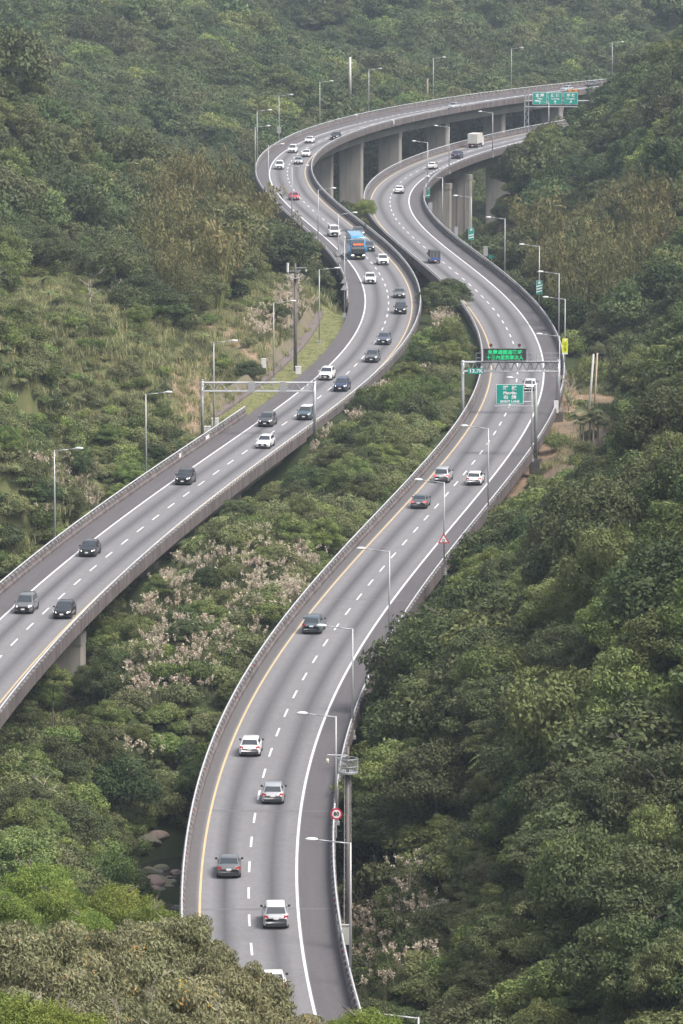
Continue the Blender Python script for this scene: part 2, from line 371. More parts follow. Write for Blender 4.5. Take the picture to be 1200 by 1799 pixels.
sc_ = np.array((1., .4))
def kern(a, b): return np.sqrt((((a[:, None] - b[None]) * sc_) ** 2).sum(-1) + 4.)
nC = len(CTL); K = -kern(CTL[:, :2], CTL[:, :2]) - np.eye(nC) * 1.5; P_ = np.c_[np.ones(nC), CTL[:, :2]]
sol = np.linalg.solve(np.block([[K, P_], [P_.T, np.zeros((3, 3))]]), np.r_[CTL[:, 2], 0, 0, 0])
def vnoise(x, y, s, seed=0):
    r = np.random.default_rng(seed); T = r.random((256, 256)); gx, gy = x / s, y / s
    ix, iy = np.floor(gx).astype(int), np.floor(gy).astype(int); fx, fy = gx - ix, gy - iy; fx = fx * fx * (3 - 2 * fx); fy = fy * fy * (3 - 2 * fy)
    g = lambda a, b: T[a % 256, b % 256]
    return (g(ix, iy) * (1 - fx) + g(ix + 1, iy) * fx) * (1 - fy) + (g(ix, iy + 1) * (1 - fx) + g(ix + 1, iy + 1) * fx) * fy
def terrain_h(x, y):
    x = np.asarray(x, float); y = np.asarray(y, float); h = np.zeros(len(x))
    for a in range(0, len(x), 20000):
        q = np.c_[x[a:a+20000], y[a:a+20000]]
        h[a:a+20000] = -kern(q, CTL[:, :2]) @ sol[:nC] + np.c_[np.ones(len(q)), q] @ sol[nC:]
    h += (vnoise(x, y, 14, 1) - .5) * 2.2 + (vnoise(x, y, 5, 2) - .5) * .8
    h += np.clip((y - 1250) / 200, 0, 1) * ((vnoise(x, y * .7, 55, 3) - .5) * 22 + (vnoise(x, y, 24, 4) - .5) * 8) + np.clip((y - 700) / 300, 0, 1) * np.clip((-x - 25) / 30, 0, 1) * (vnoise(x, y * .6, 26, 6) - .5) * 8
    h += np.clip((x - 18) / 20, 0, 1) * (vnoise(x, y * .55, 22, 8) - .5) * 8
    # carriageways: at grade they rest on the ground, elsewhere the ground stays below the decks
    for rd in (LC, RC):
        off, ch = rd.offs(x, y); yy = np.interp(ch, rd.s, rd.y)
        lo, hi = -8.0, 8.0
        if rd is LC:
            top = np.interp(yy, [430, 590, 640, 700, 850, 880, 930, 1100], [-3.3, -3.3, -1.6, -.3, -.3, -4., -8., -15.])
        else:
            top = np.interp(yy, [300, 420, 640, 690, 720, 870, 900, 950, 1050, 1150], [-4, -4.5, -4.5, -2.2, -.5, -.5, -3.8, -6., -12., -15.])
        if rd is RC: top = np.where((off < 0) & (yy > 505) & (yy < 700), np.maximum(top, -2.4), top)
        sl = np.interp(yy, [300, 900, 950, 1100], [.85, .85, .6, .5])
        if rd is RC: sl = np.where((off > 0) & (yy > 900), np.interp(yy, [900, 1000, 1100], [.9, 1.0, 1.15]), sl)
        dd = np.maximum(0, np.maximum(off - 7.2, -7.2 - off) if rd is LC else np.maximum(off - 6.9, -6.2 - off))
        h = np.minimum(h, top + dd * sl)
        if rd is LC: # embankment under the at-grade length
            g = np.interp(yy, [690, 715, 850, 868], [0, 1, 1, 0]); core = (off < 7.4) & (off > -12.6)
            h = np.where(core & (g > 0), h * (1 - g) + (-.3) * g, h)
        else:
            g = np.interp(yy, [700, 725, 860, 890], [0, 1, 1, 0]); core = (np.abs(off) < 6.9)
            h = np.where(core & (g > 0), h * (1 - g) + (-.5) * g, h)
    oL_, _c = LC.offs(x, y); oR_, cR_ = RC.offs(x, y)
    btw = np.clip((y - 1060) / 50, 0, 1) * np.clip((1420 - y) / 40, 0, 1) * (oL_ > -9) * (oR_ < 9); h = np.where(btw > 0, np.minimum(h, h * (1 - btw) + btw * (-19 + (vnoise(x, y, 9, 12) - .5) * 3)), h)
    b2 = np.clip((y - 1020) / 50, 0, 1) * np.clip((1330 - y) / 40, 0, 1) * np.clip((24 - oR_) / 8, 0, 1) * (oR_ > -9); h = np.where(b2 > 0, np.minimum(h, h * (1 - b2) + b2 * (-16 + (vnoise(x, y, 9, 12) - .5) * 3)), h)
    # river bed
    rx = np.interp(y, [400, 440, 470, 500, 520, 560], [-5, -9, -13, -14.2, -14, -11]); d = np.abs(x - rx)
    rv = ((y > 395) & (y < 545)); bed = -16.2 + np.maximum(0, y - 508) * .45 + np.maximum(0, d - 4.0) * 1.1 + (vnoise(x, y, 2.0, 5) - .5) * 1.2
    h = np.where(rv, np.minimum(h, np.maximum(bed, -17)), h)
    return h
xs = np.concatenate([np.arange(-250, -95, 7.), np.arange(-95, 100, 1.6), np.arange(100, 251, 7.)])
ys = np.concatenate([np.arange(40, 180, 6.), np.arange(180, 1500, 3.), np.arange(1500, 2330, 8.)])
GX, GYY = np.meshgrid(xs, ys); TH_ = terrain_h(GX.ravel(), GYY.ravel()).reshape(GX.shape)
def hgt(x, y):  # bilinear lookup
    x = np.clip(np.asarray(x, float), xs[0], xs[-1] - .01); y = np.clip(np.asarray(y, float), ys[0], ys[-1] - .01)
    i = np.searchsorted(xs, x, 'right') - 1; j = np.searchsorted(ys, y, 'right') - 1
    fx = (x - xs[i]) / (xs[i + 1] - xs[i]); fy = (y - ys[j]) / (ys[j + 1] - ys[j])
    return (TH_[j, i] * (1 - fx) + TH_[j, i + 1] * fx) * (1 - fy) + (TH_[j + 1, i] * (1 - fx) + TH_[j + 1, i + 1] * fx) * fy
def inpoly(px, py, poly):
    px = np.asarray(px); py = np.asarray(py); c = np.zeros(px.shape, bool); n = len(poly)
    for i in range(n):
        x0, y0 = poly[i]; x1, y1 = poly[(i + 1) % n]
        if y0 == y1: continue
        t = (py - y0) / (y1 - y0); c ^= ((y0 > py) != (y1 > py)) & (px < x0 + t * (x1 - x0))
    return c
SOIL = [([(0,440),(150,440),(165,500),(60,520),(0,500)],(700,900)),([(330,560),(500,500),(575,540),(540,590),(440,640),(400,600)],(760,880)),([(290,640),(370,600),(400,720),(330,780)],(700,800)),([(880,880),(1000,860),(1090,740),(1080,690),(980,690),(930,790)],(620,800)),([(120,1120),(190,1120),(190,1170),(120,1170)],(500,600)),([(1010,60),(1180,60),(1190,110),(1080,130)],(1500,1900)),([(740,420),(900,360),(930,420),(860,470)],(900,1150))]
GRASS = [([(590,560),(600,580),(560,620),(500,680),(370,760),(360,740),(480,650)],(690,880))]
pxx, pyy, _f = proj(GX.ravel(), GYY.ravel(), TH_.ravel())
soil = np.zeros(GX.size); grs = np.zeros(GX.size)
for poly, (a, b) in SOIL: soil[inpoly(pxx, pyy, poly) & (GYY.ravel() > a) & (GYY.ravel() < b)] = 1
offL, chL = LC.offs(GX.ravel(), GYY.ravel()); yL = np.interp(chL, LC.s, LC.y)
_open = inpoly(pxx, pyy, [(0,468),(160,470),(250,545),(330,560),(420,500),(470,440),(560,430),(612,560),(560,640),(360,790),(180,860),(0,1010)]) & (GYY.ravel() < 880) & (GYY.ravel() > 590)
grs[_open & (soil < .5)] = .55
grs[(offL < -6) & (offL > -11.5) & (yL > 715) & (yL < 868)] = 1
NX = len(xs); idx = np.arange(GX.size).reshape(GX.shape)
Fq = np.stack([idx[:-1, :-1], idx[:-1, 1:], idx[1:, 1:], idx[1:, :-1]], -1).reshape(-1, 4)
def ground_mat():
    m = bpy.data.materials.new('hillside_ground'); m.use_nodes = True; n = m.node_tree.nodes; l = m.node_tree.links; b = n['Principled BSDF']
    b.inputs['Roughness'].default_value = .95; b.inputs['Specular IOR Level'].default_value = .1
    ge = n.new('ShaderNodeNewGeometry')
    def nz(s, d=6):
        t = n.new('ShaderNodeTexNoise'); t.inputs['Scale'].default_value = s; t.inputs['Detail'].default_value = d; l.new(ge.outputs['Position'], t.inputs[0]); return t.outputs[0]
    def mix(f, a, c):
        x = n.new('ShaderNodeMix'); x.data_type = 'RGBA'; l.new(f, x.inputs[0])
        for i, v in ((6, a), (7, c)):
            if isinstance(v, tuple): x.inputs[i].default_value = (*v, 1)
            else: l.new(v, x.inputs[i])
        return x.outputs[2]
    def rng(v, a, c):
        r = n.new('ShaderNodeMapRange'); r.inputs[1].default_value = a; r.inputs[2].default_value = c; l.new(v, r.inputs[0]); return r.outputs[0]
    c = mix(nz(.5), (.022, .035, .014), (.05, .06, .025))
    at1 = n.new('ShaderNodeAttribute'); at1.attribute_name = 'soil'; at2 = n.new('ShaderNodeAttribute'); at2.attribute_name = 'grass'
    sc = mix(rng(nz(.25), .35, .65), (.31, .215, .155), (.20, .155, .10)); sc = mix(rng(nz(1.6, 8), .48, .66), sc, (.13, .105, .07)); sc = mix(rng(nz(3.5, 8), .60, .70), sc, (.38, .32, .26))
    c = mix(at1.outputs['Fac'], c, sc)
    c = mix(at2.outputs['Fac'], c, mix(rng(nz(.6), .35, .65), (.12, .14, .055), (.21, .195, .095)))
    l.new(c, b.inputs['Base Color'])
    return m
gm = quads_mesh('terrain', np.c_[GX.ravel(), GYY.ravel(), TH_.ravel()], Fq, ground_mat(), smooth=True)
for nm, arr in (('soil', soil), ('grass', grs)):
    a = gm.attributes.new(nm, 'FLOAT', 'POINT'); a.data.foreach_set('value', arr.astype(np.float32))
tag(link('terrain', gm), kind='structure')
# ------------------------------------------------------------ foliage
GAIN = dict(leaf_dark=(1.28, 1.32, 1.25), leaf_olive=(1.22, 1.26, 1.3), leaf_mid=(1.65, 1.62, 1.4), leaf_bamboo=(1.35, 1.32, 1.2), leaf_bright=(1.3, 1.4, 1.3), leaf_tan=(1.3, 1.35, 1.2))
def leaf_mat(name, cols, rnd=.25, trans=.25, rough=.6, patch=None):
    G_ = GAIN.get(name, (1, 1, 1)); cols = [(p, tuple(a * b for a, b in zip(c, G_))) for p, c in cols]
    if patch: patch = (patch[0], patch[1], tuple(a * b for a, b in zip(patch[2], G_)))
    """cols: list of (position, colour) along the per-leaf tint; rnd: brightness spread from plant to plant; patch: slow drift over the hillside"""
    m = bpy.data.materials.new(name); m.use_nodes = True; n = m.node_tree.nodes; l = m.node_tree.links; b = n['Principled BSDF']
    a = n.new('ShaderNodeAttribute'); a.attribute_name = 'tint'; rp = n.new('ShaderNodeValToRGB'); e = rp.color_ramp.elements
    e[0].position, e[0].color = cols[0][0], (*cols[0][1], 1); e[1].position, e[1].color = cols[-1][0], (*cols[-1][1], 1)
    for p, c in cols[1:-1]: q = e.new(p); q.color = (*c, 1)
    l.new(a.outputs['Fac'], rp.inputs[0])
    oi = n.new('ShaderNodeObjectInfo'); hs = n.new('ShaderNodeHueSaturation')
    mr = n.new('ShaderNodeMapRange'); mr.inputs[3].default_value = 1 - rnd; mr.inputs[4].default_value = 1 + rnd; l.new(oi.outputs['Random'], mr.inputs[0]); l.new(mr.outputs[0], hs.inputs['Value'])
    wn = n.new('ShaderNodeTexWhiteNoise'); wn.noise_dimensions = '1D'; l.new(oi.outputs['Random'], wn.inputs['W'])
    hr = n.new('ShaderNodeMapRange'); hr.inputs[3].default_value = .472; hr.inputs[4].default_value = .506; l.new(wn.outputs[0], hr.inputs[0]); l.new(hr.outputs[0], hs.inputs['Hue'])
    l.new(rp.outputs[0], hs.inputs['Color']); out = hs.outputs[0]
    if patch:
        ge = n.new('ShaderNodeNewGeometry'); t = n.new('ShaderNodeTexNoise'); t.inputs['Scale'].default_value = patch[0]; t.inputs['Detail'].default_value = 2; l.new(ge.outputs['Position'], t.inputs[0])
        r2 = n.new('ShaderNodeMapRange'); r2.inputs[1].default_value = .42; r2.inputs[2].default_value = .62; r2.inputs[4].default_value = patch[1]; l.new(t.outputs[0], r2.inputs[0])
        mx = n.new('ShaderNodeMix'); mx.data_type = 'RGBA'; mx.inputs[7].default_value = (*patch[2], 1); l.new(r2.outputs[0], mx.inputs[0]); l.new(out, mx.inputs[6]); out = mx.outputs[2]
    l.new(out, b.inputs['Base Color']); b.inputs['Roughness'].default_value = rough; b.inputs['Specular IOR Level'].default_value = .28
    tr = n.new('ShaderNodeBsdfTranslucent'); l.new(out, tr.inputs['Color']); ms = n.new('ShaderNodeMixShader'); ms.inputs[0].default_value = trans
    l.new(b.outputs[0], ms.inputs[1]); l.new(tr.outputs[0], ms.inputs[2]); l.new(ms.outputs[0], n['Material Output'].inputs[0]); return m
LM = dict(
 dark=leaf_mat('leaf_dark', [(0, (.030, .052, .020)), (.45, (.050, .080, .030)), (.8, (.082, .115, .042)), (1, (.15, .165, .075))], .40, patch=(.035, .55, (.085, .082, .040))),
 olive=leaf_mat('leaf_olive', [(0, (.045, .060, .024)), (.5, (.080, .096, .036)), (.85, (.118, .126, .050)), (1, (.19, .175, .09))], .36, patch=(.03, .5, (.055, .080, .036))),
 mid=leaf_mat('leaf_mid', [(0, (.045, .075, .025)), (.5, (.080, .120, .038)), (.85, (.125, .165, .055)), (1, (.20, .21, .09))], .42, patch=(.05, .5, (.115, .118, .058))),
 pale=leaf_mat('leaf_pale', [(0, (.085, .12, .045)), (.5, (.145, .185, .07)), (.85, (.21, .235, .10)), (1, (.30, .29, .16))], .42, patch=(.06, .5, (.19, .18, .095))),
 bright=leaf_mat('leaf_bright', [(0, (.07, .10, .022)), (.5, (.125, .165, .035)), (1, (.21, .235, .06))], .12),
 bamboo=leaf_mat('leaf_bamboo', [(0, (.075, .085, .035)), (.5, (.120, .122, .048)), (.85, (.165, .155, .07)), (1, (.24, .19, .10))], .2, patch=(.04, .4, (.075, .092, .04))),
 tan=leaf_mat('leaf_tan', [(0, (.085, .075, .045)), (.3, (.135, .135, .075)), (.7, (.19, .195, .115)), (.93, (.27, .25, .16)), (.96, (.36, .26, .14)), (.985, (.45, .26, .05)), (1, (.5, .36, .03))], .12),
 reed=leaf_mat('leaf_reed', [(0, (.075, .100, .04)), (.5, (.125, .155, .07)), (1, (.22, .22, .12))], .2),
 plume=leaf_mat('reed_plume', [(0, (.45, .385, .29)), (.5, (.58, .505, .385)), (1, (.73, .665, .53))], .15, trans=.3),
 dry=leaf_mat('leaf_dry_grass', [(0, (.16, .185, .07)), (.5, (.28, .295, .13)), (1, (.46, .43, .25))], .25),
 banana=leaf_mat('leaf_banana', [(0, (.085, .125, .04)), (1, (.20, .25, .10))], .2))
M_BARK = mat('bark', (.105, .085, .065), .9, noise=(2., .8, (.19, .17, .14)))
M_BARKP = mat('bark_pale', (.33, .29, .24), .85)
def unit(v): return v / np.maximum(np.linalg.norm(v, axis=-1, keepdims=True), 1e-9)
def leaves(rng, P, N, size, aspect=.55, droop=.3, jit=.6):
    """pointed leaf faces at P facing N"""
    n = len(P); N = unit(N + rng.normal(0, jit, (n, 3))); t = rng.normal(0, 1, (n, 3)); t[:, 2] -= droop * 2
    t = unit(t - (t * N).sum(1, keepdims=True) * N); b = np.cross(N, t); L = (size * rng.uniform(.6, 1.35, n))[:, None]
    V = np.stack([P - t * L * .5, P + b * L * aspect * .5 - t * L * .05, P + t * L * .5 - N * L * .12, P - b * L * aspect * .5 - t * L * .05], 1)
    return V.reshape(-1, 3)
def lobed(rng, C, Rr, n, size, flat=.85, jit=.55, up=.25, droop=.3, aspect=.55, rad=(.72, 1.14)):
    w_ = (Rr.max(1) ** 2); li = rng.choice(len(C), n, p=w_ / w_.sum()); d = unit(rng.normal(0, 1, (n, 3)) + np.array((0, 0, up)))
    P = C[li] + d * Rr[li] * rng.uniform(rad[0], rad[1], (n, 1)); keep = np.ones(n, bool)
    for k in range(len(C)):
        q = ((P - C[k]) / Rr[k]); ins = ((q ** 2).sum(1) < .55) & (li != k); keep &= ~ins
    P, d, li = P[keep], d[keep], li[keep]; V = leaves(rng, P, d + np.array((0, 0, .35)), size, aspect, droop, jit)
    lt = rng.random(len(C)); tint = np.clip(lt[li] * .5 + rng.random(len(P)) * .5 + rng.normal(0, .06, len(P)), 0, 1)
    return V, tint
def crown_mesh(name, seed, W, Hh, nl, leaf, n, M, base=.25, flat=1.0, droop=.3, lobe=.22, jit=.55, aspect=.55, rad=(.72, 1.14)):
    rng = np.random.default_rng(seed); C = []; 
    k = 0
    while len(C) < nl:
        k += 1; d = unit(rng.normal(0, 1, 3)[None])[0]; d[2] = abs(d[2]) * 1.0 - .25; r = rng.uniform(.38, .95)
        C.append((d[0] * W / 2 * r, d[1] * W / 2 * r, Hh * (base + (1 - base) * .45) + d[2] * Hh * (1 - base) * .55 * r))
    C = np.array(C); s = W * lobe * rng.uniform(.6, 1.3, nl); Rr = np.stack([s, s, s * .75 * flat], 1)
    V, t = lobed(rng, C, Rr, n, leaf, jit=jit, droop=droop, aspect=aspect, rad=rad)
    Fq = np.arange(len(V)).reshape(-1, 4); return quads_mesh(name, V, Fq, M, t)
def limb_mesh(name, seed, Hh, W, M, r=.16, nb=6, dead=False):
    rng = random.Random(seed); mb = MB(); p = Vector((0, 0, -1.2)); pts = [p]
    for k in range(4): p = p + Vector((rng.uniform(-.25, .25), rng.uniform(-.25, .25), (Hh * .62 + 1.2) / 4)); pts.append(p)
    for k in range(4): mb.tube(pts[k], pts[k + 1], r * (1 - k * .17), r * (1 - (k + 1) * .17), 7)
    for k in range(nb):
        a = k * 2.4 + rng.uniform(-.4, .4); s = pts[2 + k % 3]; L = W * rng.uniform(.12, .24)
        q = s + Vector((math.cos(a) * L, math.sin(a) * L, L * rng.uniform(.5, 1.0))); mb.tube(s, q, r * .5, r * .22, 5)
        for j in range(3 if not dead else 5):
            a2 = a + rng.uniform(-1, 1); L2 = L * rng.uniform(.35, .8); s2 = s.lerp(q, rng.uniform(.5, 1)); q2 = s2 + Vector((math.cos(a2) * L2, math.sin(a2) * L2, L2 * rng.uniform(.3, 1)))
            mb.tube(s2, q2, r * .2, r * .08, 4)
            if dead:
                for i in range(3):
                    a3 = a2 + rng.uniform(-1, 1); s3 = s2.lerp(q2, rng.uniform(.4, 1)); q3 = s3 + Vector((math.cos(a3), math.sin(a3), rng.uniform(.2, 1))) * L2 * .5; mb.tube(s3, q3, r * .09, r * .04, 3)
    return mb.mesh(name, M, True)
def bamboo_mesh(name, seed, W, Hh, M, leaf=.32, n=7000):
    rng = np.random.default_rng(seed); C = []; Rr = []
    for k in range(20):
        a = rng.uniform(0, 6.28); lean = rng.uniform(.05, .5); hh = Hh * rng.uniform(.62, 1.0)
        for j in np.linspace(.42, 1, 6):
            rr = lean * W * (j ** 2.2); C.append((math.cos(a) * rr, math.sin(a) * rr, hh * j * (1 - .12 * j * lean * 2))); s = W * .085 * (1.35 - .6 * j); Rr.append((s, s, s * 1.5))
    V, t = lobed(rng, np.array(C), np.array(Rr), n, leaf, jit=.7, droop=1.0, aspect=.3)
    return quads_mesh(name, V, np.arange(len(V)).reshape(-1, 4), M, t)
def blades(rng, n, h, spread, wd, bend=.5, segs=3, c0=(0, 0)):
    V = []; Fq = []
    for k in range(n):
        a = rng.uniform(0, 6.28); x = c0[0] + rng.normal(0, spread * .25); y = c0[1] + rng.normal(0, spread * .25); L = h * rng.uniform(.6, 1.15); b = bend * rng.uniform(.3, 1.3)
        dx, dy = math.cos(a), math.sin(a); nx, ny = -dy, dx
        for j in range(segs + 1):
            t = j / segs; r = L * b * t * t; z = L * (t - .35 * b * t * t); ww = wd * (1 - t * .85) / 2
            V += [(x + dx * r + nx * ww, y + dy * r + ny * ww, z), (x + dx * r - nx * ww, y + dy * r - ny * ww, z)]
            if j < segs: q = len(V); Fq.append((q - 2, q - 1, q + 1, q))
    return V, Fq
def reed_mesh(name, seed, plumes=9, h=1.7):
    rng = np.random.default_rng(seed); V, Fq = blades(rng, 90, h, 1.7, .05, .6); mi = [0] * len(Fq); tint = list(rng.random(len(Fq)))
    for k in range(plumes):
        a = rng.uniform(0, 6.28); r0 = abs(rng.normal(0, .5)); lean = rng.uniform(.1, .45); hz = h * rng.uniform(.95, 1.45); x, y = math.cos(a) * r0, math.sin(a) * r0
        top = np.array((x + math.cos(a) * lean, y + math.sin(a) * lean, hz)); base = np.array((x * .5, y * .5, 0)); d = unit((top - base)[None])[0]
        s = np.array((-math.sin(a), math.cos(a), 0)) * .02; q = len(V); V += [tuple(base - s), tuple(base + s), tuple(top + s), tuple(top - s)]; Fq.append((q, q + 1, q + 2, q + 3)); mi.append(0); tint.append(.8)
        q_ = rng.uniform(-.1, .42, (26, 1)); P = top + d * q_ + np.array((math.cos(a), math.sin(a), -.25)) * q_ ** 2 * .7 + rng.normal(0, .085, (26, 3)); LV = leaves(rng, P, rng.normal(0, 1, (26, 3)), .22, .45, -.5)
        q = len(V); V += [tuple(v) for v in LV]; Fq += [(q + 4 * i, q + 4 * i + 1, q + 4 * i + 2, q + 4 * i + 3) for i in range(26)]; mi += [1] * 26; tint += list(rng.random(26))
    return quads_mesh(name, np.array(V), np.array(Fq), [LM['reed'], LM['plume']], np.array(tint), np.array(mi))
def tuft_mesh(name, seed, M, h=.8, n=70, spread=1.5, wd=.06):
    rng = np.random.default_rng(seed); V, Fq = blades(rng, n, h, spread, wd, .6, 2); return quads_mesh(name, np.array(V), np.array(Fq), M, rng.random(len(Fq)))
def frond_mesh(name, seed, M, nf=9, L=2.2, wd=.5, h=2.2, rise=.9, pinn=0):
    """banana (broad leaves) or palm / fern (pinn > 0: split into leaflets)"""
    rng = np.random.default_rng(seed); V = []; Fq = []; T = []
    for k in range(nf):
        a = k * 2.39996 + rng.uniform(-.2, .2); LL = L * rng.uniform(.75, 1.15); up = rise * rng.uniform(.5, 1.3); dx, dy = math.cos(a), math.sin(a); nx, ny = -dy, dx; tt = rng.random(); S = 7
        pt = [(dx * LL * t * (.55 + .45 * (1 - up * .3)), dy * LL * t * (.55 + .45 * (1 - up * .3)), h + LL * (up * t - (.55 + .5 * up) * t * t)) for t in np.linspace(0, 1, S + 1)]
        if not pinn:
            for j in range(S + 1):
                w2 = wd * math.sin(math.pi * min(1, .12 + j / S * .9)) / 2; p = pt[j]; V += [(p[0] + nx * w2, p[1] + ny * w2, p[2] - w2 * .35), p, (p[0] - nx * w2, p[1] - ny * w2, p[2] - w2 * .35)]
                if j < S: q = len(V) - 3; Fq += [(q, q + 1, q + 4, q + 3), (q + 1, q + 2, q + 5, q + 4)]; T += [tt, min(1, tt + .15)]
        else:
            for j in range(pinn):
                t = (j + .5) / pinn; i = min(S - 1, int(t * S)); f = t * S - i; p = np.array(pt[i]) * (1 - f) + np.array(pt[i + 1]) * f; ll = wd * math.sin(math.pi * (.1 + .85 * t)) 
                for sg in (-1, 1):
                    e = p + np.array((nx * sg * ll + dx * ll * .4, ny * sg * ll + dy * ll * .4, -ll * .45)); s2 = np.array((dx, dy, 0)) * .05; q = len(V); V += [tuple(p - s2), tuple(e), tuple(p + s2 * 1.6), tuple(p)]; Fq.append((q, q + 1, q + 2, q + 3)); T.append(tt * .6 + rng.random() * .4)
    return quads_mesh(name, np.array(V), np.array(Fq), M, np.array(T))

# prototypes (mesh data only)
TREES = {}
for i in range(5):
    sp = ['dark', 'dark', 'olive', 'mid', 'dark'][i]
    pass
def mk(sp, i, hi=True):
    key = (sp, i, hi)
    if key not in TREES:
        if sp == 'bamboo': TREES[key] = (bamboo_mesh('crown', 300 + i, 8.5, 10.5, LM['bamboo'], .42 if hi else .6, 9000 if hi else 4500), 10.5)
        else: TREES[key] = (crown_mesh('crown', 100 + 7 * i + len(sp), 8.0, 8.5, [90, 110, 64, 80][i % 4], [.25, .21, .33, .23][i % 4] * (1 if hi else 1.5), int([27000, 34000, 17000, 30000][i % 4] * (1 if hi else .42)), LM[sp], base=.12, rad=(.6, 1.3), lobe=[.105, .09, .125, .10][i % 4], jit=.6, flat=[1, .75, 1.0, .6][i % 4]), 8.5)
    return TREES[key]
TRUNKS = [limb_mesh('trunk', 40 + i, 8.5, 8.0, M_BARK) for i in range(3)]
BUSH = [crown_mesh('bush', 500 + i, 3.4, 2.4, [22, 30, 16, 24][i % 4], .20, 4600, LM[sp], base=.0, lobe=.16, jit=.65, rad=(.6, 1.3)) for i, sp in enumerate(['mid', 'mid', 'olive', 'olive', 'mid', 'pale', 'pale'])]
REED = [reed_mesh('reed', 60 + i) for i in range(3)]; REEDG = [reed_mesh('reed_leaf', 70, 1), reed_mesh('reed_leaf', 71, 0), tuft_mesh('reed_leaf', 72, LM['pale'], 1.6, 90, 1.8, .07)]
TUFT = [tuft_mesh('tuft', 80 + i, LM[k], hh) for i, (k, hh) in enumerate((('dry', .9), ('reed', .9), ('banana', .7)))]
LEAFY = [crown_mesh('creeper', 520 + i, 3.0, 1.1, 12, .24, 2200, LM[k], base=.0, lobe=.2, flat=.6, jit=.5) for i, k in enumerate(('banana', 'pale'))]

# ------------------------------------------------------------ planting plan
Z_OPEN = [(0,468),(160,470),(250,545),(330,560),(420,500),(470,440),(560,430),(612,560),(560,640),(360,790),(180,860),(0,1010)]
Z_BAMB = [([(1000,420),(1060,390),(1200,380),(1200,470),(1120,500),(1080,570),(980,560),(930,520),(940,450)], 780, 1000), ([(300,250),(480,360),(520,440),(460,480),(400,560),(280,540),(250,420)], 780, 980)]
Z_REED = [([(330,960),(460,920),(560,960),(540,1040),(470,1090),(430,1180),(280,1140),(220,1060)], 530, 640), ([(220,1140),(330,1120),(360,1190),(240,1220)], 500, 600), ([(190,1270),(300,1270),(300,1330),(190,1340)], 480, 540), ([(120,1420),(190,1440),(180,1490),(110,1470)], 430, 480), ([(730,560),(800,530),(770,620),(700,700),(640,720),(600,740),(590,710),(690,640)], 720, 870), ([(630,1490),(770,1500),(765,1640),(725,1710),(635,1715),(625,1600)], 350, 460), ([(60,800),(160,790),(170,880),(60,900)], 600, 720), ([(430,560),(520,480),(560,520),(470,600)], 760, 880), ([(520,740),(620,700),(640,720),(540,790)], 690, 780)]
def zone(x, y, h):
    px, py, f = proj(x, y, h + 2)
    n = len(x); z = np.full(n, 'forest', dtype='<U8')
    offL, cl = LC.offs(x, y); offR, cr = RC.offs(x, y); yl = np.interp(cl, LC.s, LC.y); yr = np.interp(cr, RC.s, RC.y)
    med = (offL > 0) & (offR < 0) & (y < 1010); z[med] = 'median'
    z[(y < 520) & (x < -18) & (offR < 0)] = 'median'
    z[(offL < 0) & (y < 880) & (inpoly(px, py, Z_OPEN))] = 'open'
    z[(offL < 0) & (y < 700) & (offL > -40)] = 'scrub'
    z[(offR > 6) & (offR < 20) & (y < 440)] = 'scrub'
    z[(offR > 5) & inpoly(px, py, [(880,900),(1000,870),(1120,740),(1110,600),(1010,600),(930,790)]) & (y > 640) & (y < 830)] = 'clear'
    z[(offR > 6) & inpoly(px, py, [(760,330),(930,340),(940,450),(900,480),(820,440)]) & (y > 950) & (y < 1150)] = 'scrub'
    for poly, a, b in Z_BAMB: z[(z == 'forest') & inpoly(px, py, poly) & (y > a) & (y < b)] = 'bamboo'
    z[(y < 255)] = 'none'
    return z, px, py, f, offL, offR, yl, yr
def insoil(px, py, y):
    m = np.zeros(len(px), bool)
    for poly, (a, b) in SOIL: m |= inpoly(px, py, poly) & (y > a) & (y < b)
    return m
def jgrid(x0, x1, y0, y1, sx, sy, seed):
    r = np.random.default_rng(seed); gx, gy = np.meshgrid(np.arange(x0, x1, sx), np.arange(y0, y1, sy)); gx = gx + (np.arange(gx.shape[0]) % 2)[:, None] * sx / 2
    return (gx + r.uniform(-.42, .42, gx.shape) * sx).ravel(), (gy + r.uniform(-.42, .42, gy.shape) * sy).ravel(), r
def infr(px, f, m=14): return (px > -m * F / f) & (px < 1200 + m * F / f)
# trees
x, y, r = jgrid(-150, 150, 250, 2050, 5.2, 5.6, 11); h = hgt(x, y); z, px, py, f, oL, oR, yL, yR = zone(x, y, h)
keep = infr(px, f) & (z != 'none') & (py > -500)
u = r.random(len(x)); keep &= ~((z == 'open') & (u > .08)) & ~((z == 'scrub') & (u > .5)) & ~((z == 'clear') & (u > .04)) & ~((z == 'median') & (u > .55))
sc = r.uniform(.62, 1.2, len(x)) * np.where(r.random(len(x)) < .12, 1.25, 1); small = np.isin(z, ['median', 'open', 'scrub', 'clear']); sc = np.where(small, r.uniform(.3, .62, len(x)), sc); sc = np.where((z == 'median') & (y > 640), r.uniform(.4, .85, len(x)), sc)
sc = np.where((z == 'median') & (y < 520), r.uniform(.4, .85, len(x)), sc); sc = np.where((z == 'forest') & (y > 1260), sc * 1.4, sc)
sc = np.where((oL > -9) & (oR < 5) & (y > 1020) & (y < 1400), np.minimum(sc, .42), sc); sc = np.where((oR > 4) & (oR < 24) & (y > 1030) & (y < 1300) & (h < -6), np.minimum(sc, .5), sc)
W2 = 4.0 * sc; top = h + 8.3 * sc
for off, yy_, rng_, e0, e1, rd in ((oL, yL, LCR, 7.6, 6.3, LC), (oR, yR, RCR, 6.3, 7.2, RC)):
    left, right = (e0, e1)
    d = np.where(off < 0, -off - left, off - right)   # clear distance outside the deck edge
    keep &= ~((d < W2 * .78) & (top > -1.2))
    keep &= ~((d < 1) & (top > -3.4))
